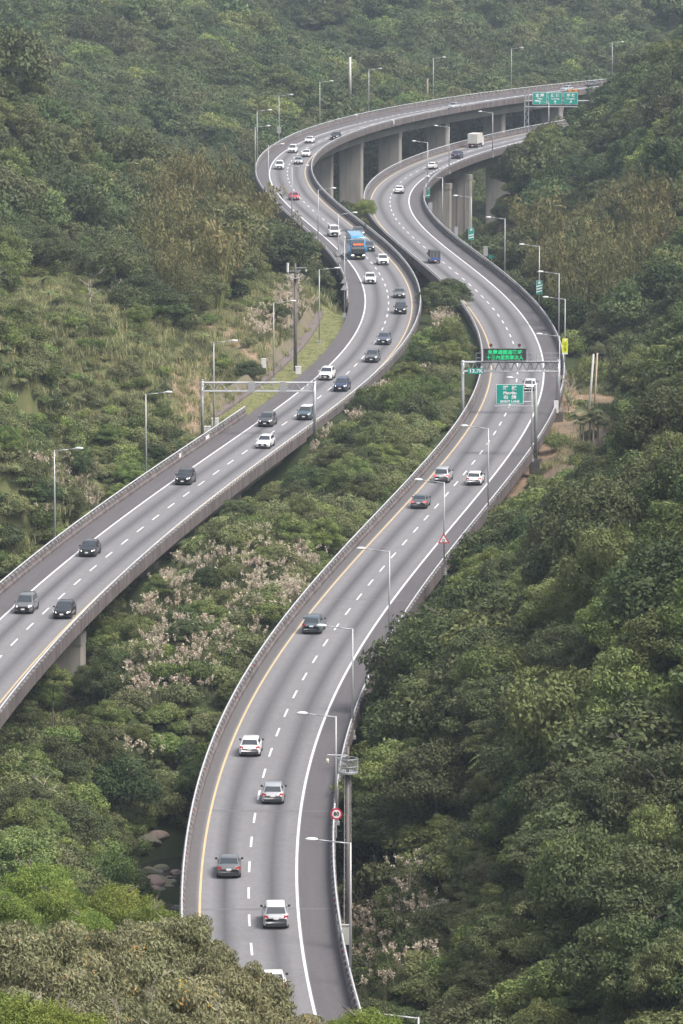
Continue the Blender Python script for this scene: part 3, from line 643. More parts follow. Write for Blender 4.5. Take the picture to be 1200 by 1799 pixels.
riv = (np.abs(x - np.interp(y, [400, 440, 470, 500, 520, 560], [-5, -9, -13, -14.2, -14, -11])) < 5.5) & (y > 440) & (y < 514); keep &= ~riv
_tx, _ty, _ = proj(x, y, top); _ux, _uy, _ = proj(x, y, h + 5 * sc); _vx, _vy, _ = proj(x - 2.5 * sc, y, h + 6.5 * sc)
for _a, _b in ((_ux, _uy), (_vx, _vy)): keep &= ~((y < 742) & (y > 480) & inpoly(_a, _b, [(905,840),(930,790),(985,690),(1085,670),(1095,790),(1040,830),(960,870)]))
for _a, _b in ((_ux, _uy), (_vx, _vy), (_tx, _ty)): keep &= ~((y < 650) & inpoly(_a, _b, [(712,925),(840,870),(845,915),(775,990),(712,990)])) & ~((y < 450) & inpoly(_a, _b, [(630,1480),(765,1500),(755,1640),(715,1710),(630,1710)]))
keep &= ~((y > 1080) & inpoly(_tx, _ty, [(1115,-30),(1230,-30),(1230,60),(1115,60)])) & ~((y > 1200) & (y < 1500) & (inpoly(_tx, _ty, [(603,85),(627,85),(627,160),(603,160)]) | inpoly(_ux, _uy, [(603,85),(627,85),(627,160),(603,160)])))
for _a, _b in ((_ux, _uy), (_vx, _vy), (_tx, _ty)): keep &= ~((y < 738) & (y > 560) & inpoly(_a, _b, [(1012,600),(1070,600),(1070,725),(1012,725)]))
keep &= ~((y < 742) & (y > 480) & inpoly(_tx, _ty, [(835,865),(870,800),(920,720),(980,670),(1120,660),(1125,810),(1060,850),(1000,850),(930,880)]))
# sight gaps the photo shows: nothing tall between the camera and these stretches
T_ = dict(x=x[keep], y=y[keep], h=h[keep], s=sc[keep], z=z[keep], rot=r.uniform(0, 6.28, keep.sum()), px=px[keep], py=py[keep], f=f[keep], u=r.random(keep.sum()), oL=oL[keep], oR=oR[keep])
spn = []
for k in range(len(T_['x'])):
    zz, uu, yy2 = T_['z'][k], T_['u'][k], T_['y'][k]
    left = T_['oL'][k] < 0
    if zz == 'bamboo': s_ = 'bamboo' if uu < .72 else 'olive'
    elif zz in ('median', 'open', 'scrub', 'clear'): s_ = 'mid' if uu < .6 else ('olive' if uu < .8 else 'dark')
    elif left and yy2 < 1060: s_ = 'olive' if uu < .55 else ('dark' if uu < .93 else 'mid')
    elif left: s_ = 'olive' if uu < .38 else ('dark' if uu < .9 else 'mid')
    else: s_ = 'dark' if uu < .72 else ('olive' if uu < .92 else 'mid')
    if not left and yy2 < 680 and zz == 'forest' and T_['px'][k] > 640: s_ = 'dark' if uu < .70 else ('olive' if uu < .86 else 'mid')
    spn.append(s_)
# which trees show largest: coarse depth raster
cell = 8; GW, GH = 1200 // cell, 1800 // cell; zb = np.full((GH, GW), 1e9); idb = np.full((GH, GW), -1)
for k in np.argsort(T_['f']):
    rr = 4.0 * T_['s'][k] * F / T_['f'][k]; qx, qy, _ = proj(T_['x'][k], T_['y'][k], T_['h'][k] + 4.5 * T_['s'][k])
    a, b = int((qx - rr) / cell), int((qx + rr) / cell) + 1; c, d = int((qy - rr) / cell), int((qy + rr) / cell) + 1
    a, b, c, d = max(a, 0), min(b, GW), max(c, 0), min(d, GH)
    if a >= b or c >= d: continue
    gy, gx = np.mgrid[c:d, a:b]; ok = ((gx + .5) * cell - qx) ** 2 + ((gy + .5) * cell - qy) ** 2 < rr * rr * .8
    sub = idb[c:d, a:b]; sub[ok & (sub < 0)] = k
cnt = np.bincount(idb[idb >= 0], minlength=len(T_['x']))
isb = np.array([s == 'bamboo' for s in spn])
order = [k for k in np.argsort(-cnt) if cnt[k] > 0]
indiv = [k for k in order if not isb[k]][:300] + [k for k in order if isb[k]][:70]
iset = set(indiv)
LMK = [(80,930,'beside the parapet at the left margin of the photo'),(100,780,'by the lowest street lamp of the left slope'),(60,640,'on the open slope at the left margin'),(250,740,'above the second street lamp of the left slope'),(380,640,'by the lamp behind the empty gantry'),(500,560,'by the left camera mast'),(60,420,'above the red soil bank'),(200,330,'midway up the left hillside'),(60,200,'high at the left margin'),(300,220,'on the crest of the left spur'),(420,330,'on the left spur by the viaduct bend'),(350,430,'on the left hillside above the bamboo'),(510,420,'beside the concrete wall of the left viaduct'),
 (150,60,'on the hazy far hill at upper left'),(400,90,'on the far hill left of the viaduct bend'),(610,120,'by the white utility pole on the far hill'),(780,60,'on the far hill above the viaduct lamps'),(1000,60,'on the far hill above the green overhead signs'),(1150,60,'near the red roof at upper right'),
 (620,330,'between the tall bridge piers'),(640,390,'between the two viaducts behind the blue bus'),(790,510,'in the median beside the overtaking blue truck'),(720,640,'in the median by the outer bend of the left road'),(760,720,'in the median left of the message board'),(620,760,'in the median beyond the empty gantry post'),(560,860,'in the middle of the median'),(420,930,'in the median beneath the left viaduct edge'),(500,1020,'beside the reeds of the median'),(300,1080,'amid the pink reed patch'),(200,1180,'by the short pier under the left viaduct'),(300,1280,'in the lower median'),(60,1300,'at the left end of the left parapet'),(250,1420,'on the bank above the stream'),(80,1450,'at the left margin above the foreground trees'),(330,1350,'in the dark gully beside the right viaduct'),
 (660,1740,'below the base of the nearest lamp'),(680,1560,'by the reeds right of the speed limit sign'),(650,1400,'beside the round-platform camera mast'),(650,1250,'where the forest meets the shoulder below the third lamp'),(690,1040,'overhanging the shoulder by the fourth lamp'),(820,900,'overhanging the shoulder near the triangular sign'),(900,860,'below the bare earth strip'),(1050,780,'near the palms by the clearing'),(1080,650,'beside the twin leaning poles'),(1160,640,'at the right margin level with the message board'),(1100,480,'amid the bamboo grove at right'),(950,430,'behind the lamps of the right-hand bend'),(880,350,'below the right viaduct piers'),(1020,250,'on the dark spur beneath the green overhead signs'),(1120,180,'on the dark spur at upper right'),(1150,300,'on the dark right-hand spur'),
 (800,1150,'on the dark right slope level with the dark estate car'),(1000,1000,'on the right slope above the lamp line'),(1150,900,'at the right margin of the dark slope'),(950,1200,'in the middle of the dark right slope'),(1130,1250,'beside the bare twiggy tree at right'),(800,1350,'on the dark right slope level with the white hatchback'),(1100,1450,'on the lower right slope'),(850,1550,'right of the pink reeds'),(1050,1650,'low on the right slope'),(900,1750,'at the foot of the photo right of centre'),(1150,1770,'in the lower right corner'),(700,1720,'among the scrub at the foot of the right slope'),
 (100,1580,'just behind the tan foreground trees')]
LK = np.array([(a, b) for a, b, c in LMK], float)
CN = dict(dark='dark green', olive='olive green', mid='fresh green', bamboo='yellow-green')
used_lab = {}
def place_tree(k):
    s_ = spn[k]; sc1 = T_['s'][k]; vi = k % (3 if s_ == 'dark' else 2); hi = T_['f'][k] < 800
    me, hh = mk(s_, vi, hi); qx, qy, ff = proj(T_['x'][k], T_['y'][k], T_['h'][k] + 5 * sc1); L = LMK[int(((LK - (qx, qy)) ** 2).sum(1).argmin())][2]
    sz = 'small' if sc1 < .55 else ('large' if sc1 > 1.02 else 'mid-sized'); nm = 'bamboo_clump' if s_ == 'bamboo' else 'broadleaf_tree'
    kind = 'feathery bamboo clump' if s_ == 'bamboo' else ('domed broadleaf tree' if sc1 > .55 else 'bushy young tree')
    g = 'bamboo clumps in the groves' if s_ == 'bamboo' else 'forest trees on the valley sides'
    rt = empty(nm, (T_['x'][k], T_['y'][k], T_['h'][k] - .2), T_['rot'][k], label=' '.join(f"{sz} {CN[s_]} {kind} {L}".split()[:16]) if len(f"{sz} {CN[s_]} {kind} {L}".split()) <= 16 else f"{sz} {CN[s_]} {'bamboo' if s_ == 'bamboo' else 'tree'} {L}", cat='bamboo' if s_ == 'bamboo' else 'tree', group=g); rq = random.Random(int(k)); rt.scale = (sc1 * rq.uniform(.85, 1.15), sc1 * rq.uniform(.85, 1.15), sc1 * rq.uniform(.8, 1.25))
    link('crown', me, rt); link('trunk', TRUNKS[k % 3] if s_ != 'bamboo' else CULM, rt)
CULM = MB()
for k in range(18):
    a = k * 2.4; CULM.tube((math.cos(a) * .5, math.sin(a) * .5, -.6), (math.cos(a) * (1 + k % 4 * .5), math.sin(a) * (1 + k % 4 * .5), 7.5), .06, .03, 5)
CULM = CULM.mesh('trunk', mat('bamboo_culm', (.22, .24, .09), .5))
for k in indiv: place_tree(k)
# everything else: instanced stuff
def stuff(name, protos, x, y, z, rot, s, idx, label, cat='undergrowth'):
    me = bpy.data.meshes.new(name); me.vertices.add(len(x)); me.vertices.foreach_set('co', np.c_[x, y, z].astype(np.float32).ravel())
    for nm, ar, ty in (('rz', rot, 'FLOAT'), ('sc', s, 'FLOAT'), ('ix', idx, 'INT')):
        a = me.attributes.new(nm, ty, 'POINT'); a.data.foreach_set('value', ar.astype(np.float32 if ty == 'FLOAT' else np.int32))
    me.update(); o = link(name, me); g = bpy.data.node_groups.new(name, 'GeometryNodeTree'); g.interface.new_socket('Geometry', in_out='INPUT', socket_type='NodeSocketGeometry'); g.interface.new_socket('Geometry', in_out='OUTPUT', socket_type='NodeSocketGeometry')
    N = g.nodes; L = g.links; gi = N.new('NodeGroupInput'); go = N.new('NodeGroupOutput'); jn = N.new('GeometryNodeJoinGeometry')
    def na(nm, ty): q = N.new('GeometryNodeInputNamedAttribute'); q.data_type = ty; q.inputs[0].default_value = nm; return q.outputs[0]
    cz = N.new('ShaderNodeCombineXYZ'); L.new(na('rz', 'FLOAT'), cz.inputs[2]); scl = na('sc', 'FLOAT'); ix = na('ix', 'INT')
    for k, pm in enumerate(protos):
        po = bpy.data.objects.new(pm.name, pm)
        oi = N.new('GeometryNodeObjectInfo'); oi.inputs['Object'].default_value = po; oi.inputs['As Instance'].default_value = True
        cp = N.new('FunctionNodeCompare'); cp.data_type = 'INT'; cp.operation = 'EQUAL'; L.new(ix, cp.inputs[2]); cp.inputs[3].default_value = k
        ip = N.new('GeometryNodeInstanceOnPoints'); L.new(gi.outputs[0], ip.inputs['Points']); L.new(cp.outputs[0], ip.inputs['Selection']); L.new(oi.outputs['Geometry'], ip.inputs['Instance'])
        L.new(cz.outputs[0], ip.inputs['Rotation']); L.new(scl, ip.inputs['Scale']); L.new(ip.outputs[0], jn.inputs[0])
    L.new(jn.outputs[0], go.inputs[0]); md = o.modifiers.new('scatter', 'NODES'); md.node_group = g
    return tag(o, label, cat, kind='stuff')
rest = np.array([k for k in range(len(T_['x'])) if k not in iset])
keys = [('dark', 0), ('dark', 1), ('dark', 2), ('olive', 0), ('olive', 1), ('mid', 0), ('mid', 1), ('bamboo', 0), ('bamboo', 1)]
pm = [mk(a, b, False)[0] for a, b in keys]; ki = {k: i for i, k in enumerate(keys)}
stuff('forest', pm, T_['x'][rest], T_['y'][rest], T_['h'][rest] - .2, T_['rot'][rest], T_['s'][rest], np.array([ki[(spn[k], k % (3 if spn[k] == 'dark' else 2))] for k in rest]), 'dense subtropical forest covering the hillsides behind the nearer trees', 'forest')
# bushes
def bushes(seed, sx, sy, fn, y0=255, y1=1300):
    x, y, r = jgrid(-130, 130, y0, y1, sx / 2, sy / 2, seed); h = hgt(x, y); gx = (hgt(x + 1, y) - hgt(x - 1, y)) / 2; gy = (hgt(x, y + 1.5) - hgt(x, y - 1.5)) / 3
    q = r.random(len(x)) < .3 * np.minimum(8, np.sqrt(1 + gx ** 2 + gy ** 2)) ; x, y, h = x[q], y[q], h[q]; z, px, py, f, oL, oR, yL, yR = zone(x, y, h); u = r.random(len(x))
    k = infr(px, f, 8) & fn(z, px, py, y, oL, oR, u, yL, yR, r); return x[k], y[k], h[k], z[k], px[k], py[k], oL[k], oR[k], r.random(k.sum()), r
def off_road(oL, oR, yL, yR, top, hh, m=1.0):
    ok = np.ones(len(oL), bool)
    for off, l_, r_, yy, rr_ in ((oL, 7.6, 6.2, yL, LCR), (oR, 6.2, 7.1, yR, RCR)):
        d = np.where(off < 0, -off - l_, off - r_); ok &= ~((d < m) & (top > -3.3)); ok &= ~((d < m + 1.2) & (hh > -.9) & (top > .6))
    return ok
def f1(z, px, py, y, oL, oR, u, yL, yR, r): 
    return np.isin(z, ['median', 'scrub', 'open', 'clear']) & ~(insoil(px, py, y) & (r.random(len(px)) < .8)) & ~((z == 'open') & (u > np.clip((vnoise(px * 1., y * 1., 22, 31) - .2) * 2.0, .28, 1))) & ~((z == 'clear') & (u > .16))
x, y, h, z, px, py, oL, oR, u, r = bushes(21, 2.0, 2.3, f1); s = r.uniform(.55, 1.25, len(x)) * np.where(z == 'open', .7, 1); 
yL = np.interp(LC.offs(x, y)[1], LC.s, LC.y); yR = np.interp(RC.offs(x, y)[1], RC.s, RC.y)
riv = (np.abs(x - np.interp(y, [400, 440, 470, 500, 520, 560], [-5, -9, -13, -14.2, -14, -11])) < 5.0) & (y > 440) & (y < 512)
ok = off_road(oL, oR, yL, yR, h + 2.2 * s, h, .3) & ~riv & ~((oL < 0) & (oL > -14) & (yL > 712) & (yL < 868))
nearw = ((oL > 5.3) & (oL < 9.5) & (yL > 690) & (yL < 870)) | ((oR < -5) & (oR > -9) & (yR > 700) & (yR < 900)); s = np.where(nearw, np.minimum(s, .85), s)
inre = np.zeros(len(x), bool)
for poly, a, b in Z_REED: inre |= inpoly(px, py, poly) & (y > a) & (y < b)
ok &= ~(inre & (r.random(len(x)) < .4))
stuff('undergrowth', BUSH + LEAFY, x[ok], y[ok], h[ok] - .15, r.uniform(0, 6.28, ok.sum()), s[ok], np.where(np.isin(z[ok], ['median', 'open', 'scrub']) & (r.random(ok.sum()) < .75), r.integers(5, 10, ok.sum()) % 9, r.integers(0, 9, ok.sum())), 'tangled green shrubs and creepers filling the median and the lower slopes')
def f2(z, px, py, y, oL, oR, u, yL, yR, r): return np.isin(z, ['forest', 'bamboo']) & (py > -60)
x, y, h, z, px, py, oL, oR, u, r = bushes(22, 3.4, 4.2, f2, 255, 1900); s = r.uniform(.8, 1.7, len(x))
yL = np.interp(LC.offs(x, y)[1], LC.s, LC.y); yR = np.interp(RC.offs(x, y)[1], RC.s, RC.y); ok = off_road(oL, oR, yL, yR, h + 2.2 * s, h, 1.2)
stuff('understorey', BUSH[2:4] + BUSH[:1], x[ok], y[ok], h[ok] - .2, r.uniform(0, 6.28, ok.sum()), s[ok], r.integers(0, 3, ok.sum()), 'dark leafy understorey between the forest trees')
# reeds and grasses
def f3(z, px, py, y, oL, oR, u, yL, yR, r):
    m = np.zeros(len(px), bool)
    for poly, a, b in Z_REED: m |= inpoly(px, py, poly) & (y > a) & (y < b)
    dens = vnoise(px * 1.0, y * 1.0, 9, 9)
    return m & (u < .85) & (dens > .38)
x, y, h, z, px, py, oL, oR, u, r = bushes(23, 1.15, 1.3, f3); yL = np.interp(LC.offs(x, y)[1], LC.s, LC.y); yR = np.interp(RC.offs(x, y)[1], RC.s, RC.y); s = r.uniform(.65, 1.1, len(x)); ok = off_road(oL, oR, yL, yR, h + 2.5 * s, h, .4)
stuff('silver_grass', REED + REEDG, x[ok], y[ok], h[ok] - .1, r.uniform(0, 6.28, ok.sum()), s[ok], r.integers(0, 6, ok.sum()), 'tall silver grass with pinkish tan plumes in drifts', 'reeds')
def f4(z, px, py, y, oL, oR, u, yL, yR, r):
    strip = (oL < -6.4) & (oL > -10.5) & (yL > 716) & (yL < 866)
    return ~(insoil(px, py, y) & (r.random(len(px)) < .6)) & (((z == 'open') & ((u < .95))) | ((z == 'clear') & (u < .14)) | ((z == 'scrub') & (u < .3)) | strip)
x, y, h, z, px, py, oL, oR, u, r = bushes(24, 1.1, 1.35, f4, 600, 1150); yL = np.interp(LC.offs(x, y)[1], LC.s, LC.y); yR = np.interp(RC.offs(x, y)[1], RC.s, RC.y)
strip = (oL < -6) & (oL > -11) & (yL > 716) & (yL < 868); s = np.where(strip, .22, r.uniform(.8, 1.6, len(x))); ok = off_road(oL, oR, yL, yR, h + .8 * s, h, -.9)
ix = r.integers(0, 3, len(x)); ix = np.where(r.random(len(x)) < .45, 0, ix); ix = np.where(strip, 2, ix)
stuff('grass', TUFT, x[ok], y[ok], h[ok] - .05, r.uniform(0, 6.28, ok.sum()), s[ok], ix[ok], 'rough dry and green grass over the open left slope', 'grass')
# ------------------------------------------------------------ piers
def pier(rd, S, wd, dp, ztop, zb, label, off=0., ribs=False):
    rt = empty('bridge_pier', rd.pt(S, off, 0), -math.atan2(rd.dir(S).x, rd.dir(S).y), label=label, cat='bridge pier', group='concrete piers under the viaducts')
    b = .18; o = [(-wd/2+b, -dp/2), (wd/2-b, -dp/2), (wd/2, -dp/2+b), (wd/2, dp/2-b), (wd/2-b, dp/2), (-wd/2+b, dp/2), (-wd/2, dp/2-b), (-wd/2, -dp/2+b)]
    m = MB().prism(o, 'z', zb, ztop - 1.1)
    if ribs:
        for k in (-.3, 0, .3): m.box(wd * k - .1, wd * k + .1, -dp / 2 - .12, -dp / 2 - .002, zb, ztop - 1.3)
    m.build('shaft', M_PIER, rt)
    MB().prism([(p[0] * 1.04, p[1] * 1.08) for p in o], 'z', ztop - 1.098, ztop).build('cap', M_PIERL, rt)
def near_off(rd, px, py, z):
    p = at(px, py, z); S, off = rd.near(p.x, p.y); return S, off
PL = [((563,262),'pale pier behind the inner rail at the tightest bend of the left viaduct'),((618,250),'tall pale pier standing alone between the two viaducts'),((687,232),'second tall pier along from the left viaduct bend'),((768,215),'third tall pier, beneath the left viaduct behind the far lamps'),((866,198),'fourth pier, beneath the left viaduct above the box truck'),((972,186),'pier of the left viaduct right behind the green overhead signs')]
done = []
for (px, py), lab in PL:
    S, off = near_off(LC, px, py, -3.0); done.append(S); off = max(-3.2, min(3.2, off)); p = LC.pt(S, off); pier(LC, S, 5.2, 2.4, -3.05, min(-12.5, float(hgt(p.x, p.y)) - 1), lab, off)
for (px, py), lab in [((575,440),'broad pale pier wall at the left viaduct end beside the grass strip'),((500,372),'pier under the left edge of the left viaduct below the red car'),((118,1112),'short pale pier under the near left viaduct by bare red soil')]:
    S, off = near_off(LC, px, py, -3.0); done.append(S); off = max(-3.6, min(3.6, off)); p = LC.pt(S, off); pier(LC, S, 6.4 if px == 575 else (4.6 if px == 500 else 3.2), 2.4, -3.05, float(hgt(p.x, p.y)) - 2, lab, off)
for (px, py), lab, rb in [((772,322),'pier under the bend of the right viaduct behind the green stripe sign',0),((826,306),'ribbed pier under the right viaduct beside the shaded slope',1),((894,283),'farthest pier of the right viaduct, half hidden by the dark slope',0)]:
    S, off = near_off(RC, px, py, -3.0); p = RC.pt(S, off); pier(RC, S, 5.4, 2.4, -3.05, float(hgt(p.x, p.y)) - 2, lab, max(-3.2, min(3.2, off)), rb)
for y0, rd, nm in ((470, RC, 'first'), (520, RC, 'second'), (570, RC, 'third'), (620, RC, 'fourth'), (610, LC, 'fifth'), (665, LC, 'sixth'), (960, RC, 'seventh'), (1010, RC, 'eighth'), (420, RC, 'ninth')):
    S = float(np.interp(y0, rd.y, rd.s)); p = rd.pt(S, 0); pier(rd, S, 4.8, 2.2, -3.05, float(hgt(p.x, p.y)) - 2, 'shaded pier hidden in the greenery under the ' + ('right' if rd is RC else 'left') + ' viaduct', 0)

# ------------------------------------------------------------ street lamps
M_POLE = mat('lamp_pole_steel', (.40, .405, .42), .45, .3); M_HEAD = mat('lamp_head_white', (.66, .66, .66), .4); M_LENS = mat('lamp_lens', (.5, .5, .46), .2)
def zat(py, Y): return atY(CX, py, Y).z
def side_pos(rd, px, py_top, extra=.35, hz=10.0):
    P = at(px, py_top, hz); best = None
    for q in rd.s:
        p = rd.pt(q, edges(rd, q)[1] + rd.side * extra, 0)
        if abs(p.y - P.y) > 70: continue
        x_, _, _ = proj(*p); c = abs(x_ - px) * 1.0 + abs(p.y - P.y) * .12
        if best is None or c < best[0]: best = (c, q, p, x_)
    return best
def lamp(pos, top, sgn, rz, label, base_z=None, arm=3.0):
    base_z = pos.z if base_z is None else base_z; hh = top - base_z
    rt = empty('street_lamp', (pos.x, pos.y, base_z), rz, label=label, cat='street lamp', group='street lamps along the carriageways')
    m = MB().tube((0, 0, 0), (0, 0, hh), .115, .065, 8); m.build('pole', M_POLE, rt, True)
    MB().box(-.22, .22, -.22, .22, 0, .45).box(-.3, .3, -.3, .3, -.25, 0).build('base', M_POLE, rt)
    MB().tube((0, 0, hh - .08), (sgn * arm * .5, 0, hh + .10), .055, .05, 6).tube((sgn * arm * .5, 0, hh + .10), (sgn * (arm - .6), 0, hh + .22), .05, .045, 6).build('arm', M_POLE, rt, True)
    h = MB(); n = 8; prev = None
    prof = [(0, .05, .04), (.15, .17, .12), (.45, .23, .15), (.72, .19, .12), (.88, .05, .04)]
    for i, (t, wy, hz) in enumerate(prof):
        for k in range(n): a = 2 * math.pi * k / n; h.v.append((sgn * (arm - .75 + t), wy * math.cos(a), hh + .24 + hz * math.sin(a)))
        if i:
            for k in range(n): h.f.append(((i-1)*n+k, (i-1)*n+(k+1)%n, i*n+(k+1)%n, i*n+k)); h.mi.append(0)
    hd = h.build('lamp_head', M_HEAD, rt, True); MB().box(*sorted((sgn * (arm - .5), sgn * (arm - .05))), -.1, .1, hh + .145, hh + .165).build('lens', M_LENS, hd)
    return rt
LAMPS = {}
def road_lamp(rd, px, py, label, extra=.35):
    b = side_pos(rd, px, py, extra); p = b[2]; zt = max(8.3, min(11.5, zat(py, p.y))); d = rd.dir(b[1]); rz = -math.atan2(d.x, d.y)
    lamp(p, zt, -rd.side, rz * .5, label, base_z=-.25); LAMPS[(px, py)] = p; return p
RLAB = ['nearest lamp of the right road, in front of the tall camera mast','second lamp of the right road, just behind the 80 speed limit sign','third lamp of the right road, head over the dark estate car','fourth lamp of the right road, foot hidden by an overhanging tree','fifth lamp of the right road, with a red triangular sign on its pole','sixth lamp of the right road, rising before the white hatchback','seventh lamp of the right road, behind the large green lane sign','eighth lamp of the right road, at the end of the message board gantry','lamp of the right road with the yellow vertical sign on its pole','lamp on the right bend just above the one with the yellow sign','lamp on the right bend carrying the green sign of three stripes','lamp on the right bend between the green sign and the small shed','lamp on the right bend carrying the green sign of two stripes','lamp beside the pier under the bend of the right viaduct','lamp of the right viaduct by the green sign of one stripe','lamp of the right viaduct before the pale pier and white box truck','lamp of the right viaduct right of the white box truck','farthest lamp of the right viaduct, in front of the green overhead signs']
for (px, py), lab in zip([(617,1480),(590,1273),(620,1104),(685,968),(780,847),(858,752),(933,667),(983,590),(997,525),(982,480),(947,432),(886,384),(827,346),(778,312),(751,250),(790,223),(866,198),(962,180)], RLAB): road_lamp(RC, px, py, lab)
LLAB = ['nearest lamp of the left road, rising from the near parapet','second lamp of the left road, before the bushy open slope','lamp of the left viaduct bend left of the white van','lamp of the left viaduct left of the red car','lamp on the tightest left bend before the white cars','leftmost lamp at the outermost point of the viaduct bend','lamp just above the leftmost one at the viaduct bend','lamp with two round grey signs on the far viaduct bend','lamp on the far viaduct above the black car','lamp on the far viaduct right of the white utility pole','lamp on the far viaduct above the lone silver car','tall lamp on the far viaduct left of the overhead signs','farthest lamp, at the right end of the far viaduct','lamp with two round grey signs left of the blue bus','lamp with two triangular grey signs at the viaduct end']
for (px, py), lab in zip([(98,791),(255,692),(559,333),(513,293),(472,255),(447,223),(452,195),(491,168),(561,144),(649,122),(763,102),(897,85),(1075,75),(595,376),(605,421)], LLAB): road_lamp(LC, px, py, lab)
for (px, py, by), lab in (((376,601,752),'lamp rising behind the empty gantry with white boxes at its foot'),((481,531,666),'lamp by the drain wall between the gantry and the camera mast'),((561,473,600),'lamp standing on the mown grass strip')):
    p = at(px, by, -.1); p.z = float(hgt(p.x, p.y)) - .1; lamp(p, zat(py, p.y), 1, -.2, lab)
p = at(735, 1787, 9.5); lamp(Vector((p.x, p.y, float(hgt(p.x, p.y)))), 9.5, -1, 0, 'lamp whose top just shows at the bottom edge of the photo')

# ------------------------------------------------------------ writing and signs
def text_mesh(body, size, M, sp=1.0, bold=.0):
    c = bpy.data.curves.new('lettering', 'FONT'); c.body = body; c.size = size; c.align_x = 'CENTER'; c.align_y = 'CENTER'; c.offset = bold; c.space_character = sp; c.extrude = .006; c.resolution_u = 2
    o = bpy.data.objects.new('lettering', c); me = bpy.data.meshes.new_from_object(o); me.name = 'lettering'; me.materials.clear(); me.materials.append(M); bpy.data.objects.remove(o); return me
def put_text(body, size, M, parent, x, z, y=-.05, sp=1.0, bold=.0, wid=None):
    me = text_mesh(body, size, M, sp, bold); o = link('lettering', me, parent, (x, y, z)); o.rotation_euler = (math.pi / 2, 0, 0)
    if wid:
        xs_ = [v.co.x for v in me.vertices]; o.scale = (wid / max(.01, max(xs_) - min(xs_)), 1, 1)
    return o
M_GREEN = mat('sign_green', (.0, .30, .24), .45); M_SW = mat('sign_white', (.80, .80, .80), .5); M_SY = mat('sign_yellow', (.72, .80, .02), .45); M_SR = mat('sign_red', (.55, .02, .04), .45); M_BLK = mat('sign_black', (.02, .02, .02), .5); M_SGREY = mat('sign_back_grey', (.36, .36, .37), .5, .2); M_ORG = mat('sign_orange', (.75, .30, .02), .5)
def board(parent, name, w_, h_, M, x=0, z=0, y=0, t=.05, border=None):
    o = MB().box(x - w_/2, x + w_/2, y - t/2, y + t/2, z - h_/2, z + h_/2).build(name, M, parent)
    if border: MB().box(x - w_/2 - border, x + w_/2 + border, y - t/2 + .012, y + t/2 + .012, z - h_/2 - border, z + h_/2 + border).build('border', M_SW, o)
    return o
def disc_pts(r, n=28, cx=0, cz=0): return [(cx + r * math.cos(2 * math.pi * k / n), cz + r * math.sin(2 * math.pi * k / n)) for k in range(n)]
# empty gantry over the left road
A = at(354, 773, 0); A.z = -.3; B = at(553, 757, 0); B.z = -.3; Yg = (A.y + B.y) / 2
def truss(parent, x0, x1, z0, z1, n, dy=.35, r=.085, name='truss'):
    m = MB()
    for yy in (-dy, dy):
        for z in (z0, z1): m.tube((x0, yy, z), (x1, yy, z), r, r, 6)
        for k in range(n):
            xa = x0 + (x1 - x0) * k / n; xb = x0 + (x1 - x0) * (k + 1) / n; xm = (xa + xb) / 2
            m.tube((xa, yy, z0), (xm, yy, z1), r * .5, r * .5, 5); m.tube((xm, yy, z1), (xb, yy, z0), r * .5, r * .5, 5)
    for k in range(n + 1):
        xa = x0 + (x1 - x0) * k / n
        for z in (z0, z1): m.tube((xa, -dy, z), (xa, dy, z), r * .5, r * .5, 5)
    return m.build(name, M_GALV, parent)
g = empty('gantry', (0, Yg, 0), label='empty grey truss gantry spanning the left road, without any signs', cat='gantry')
ztop = zat(668, Yg); zb1 = zat(672, Yg); zb0 = zat(687, Yg)
for X_ in (A.x, B.x): MB().tube((X_, 0, -.5), (X_, 0, ztop), .2, .2, 10).tube((X_, 0, ztop), (X_, 0, ztop + .08), .24, .24, 10).build('post', M_GALV, g, True)
truss(g, A.x, B.x, zb0, zb1, 9)
for k in (.44, .72): board(g, 'panel', .8, 1.3, M_SGREY, A.x + (B.x - A.x) * k, (zb0 + zb1) / 2, -.45)
# message board gantry over the right road
C2 = at(981, 716, .9); Y2 = C2.y; XL = atY(813, 720, Y2).x; XR = C2.x
g = empty('message_gantry', (0, Y2, 0), label='truss gantry with catwalk over the right road holding the message board', cat='gantry')
zt = zat(633, Y2); z1_ = zat(636, Y2); z0_ = zat(652, Y2)
MB().tube((XL, 0, -3), (XL, 0, zt), .21, .21, 10).build('post', M_GALV, g, True); MB().tube((XR, 0, .9), (XR, 0, zt + .1), .24, .24, 10).build('post', M_GALV, g, True)
MB().box(XR - .6, XR + .6, -.6, .6, -1.2, .35).build('footing', M_CONC, g); MB().box(XR - .62, XR - .02, -.9, -.62, .3, 1.9).build('cabinet', M_HEAD, g)
truss(g, XL, XR, z0_, z1_, 12, .45, .1)
fx = lambda px: (px - CX) / F * proj(0, Y2, 5)[2]
m = MB().box(fx(836), fx(982), -.9, -.45, z1_ + .1, z1_ + .16)
zr = zat(619, Y2)
for k in np.linspace(836, 982, 12): m.tube((fx(k), -.9, z1_ + .1), (fx(k), -.9, zr), .03, .03, 5)
for z in (zr, (zr + z1_) / 2): m.tube((fx(836), -.9, z), (fx(982), -.9, z), .03, .03, 5)
m.build('catwalk', M_GALV, g)
vm = empty('message_board', (fx(886.5), Y2 - 1.1, zat(622, Y2)), label='black electronic message board with two rows of green characters', cat='message board')
W_, H_ = fx(924) - fx(849), zat(612, Y2) - zat(632, Y2)
M_LED = mat('led_green', (.0, .35, .12), .5, emit=(.03, .85, .32), es=.35); M_HOUS = mat('board_housing', (.035, .037, .04), .5)
MB().box(-W_/2, W_/2, -.05, .35, -H_/2, H_/2).box(-W_/2 - .06, W_/2 + .06, -.12, .36, H_/2, H_/2 + .07).build('housing', M_HOUS, vm)
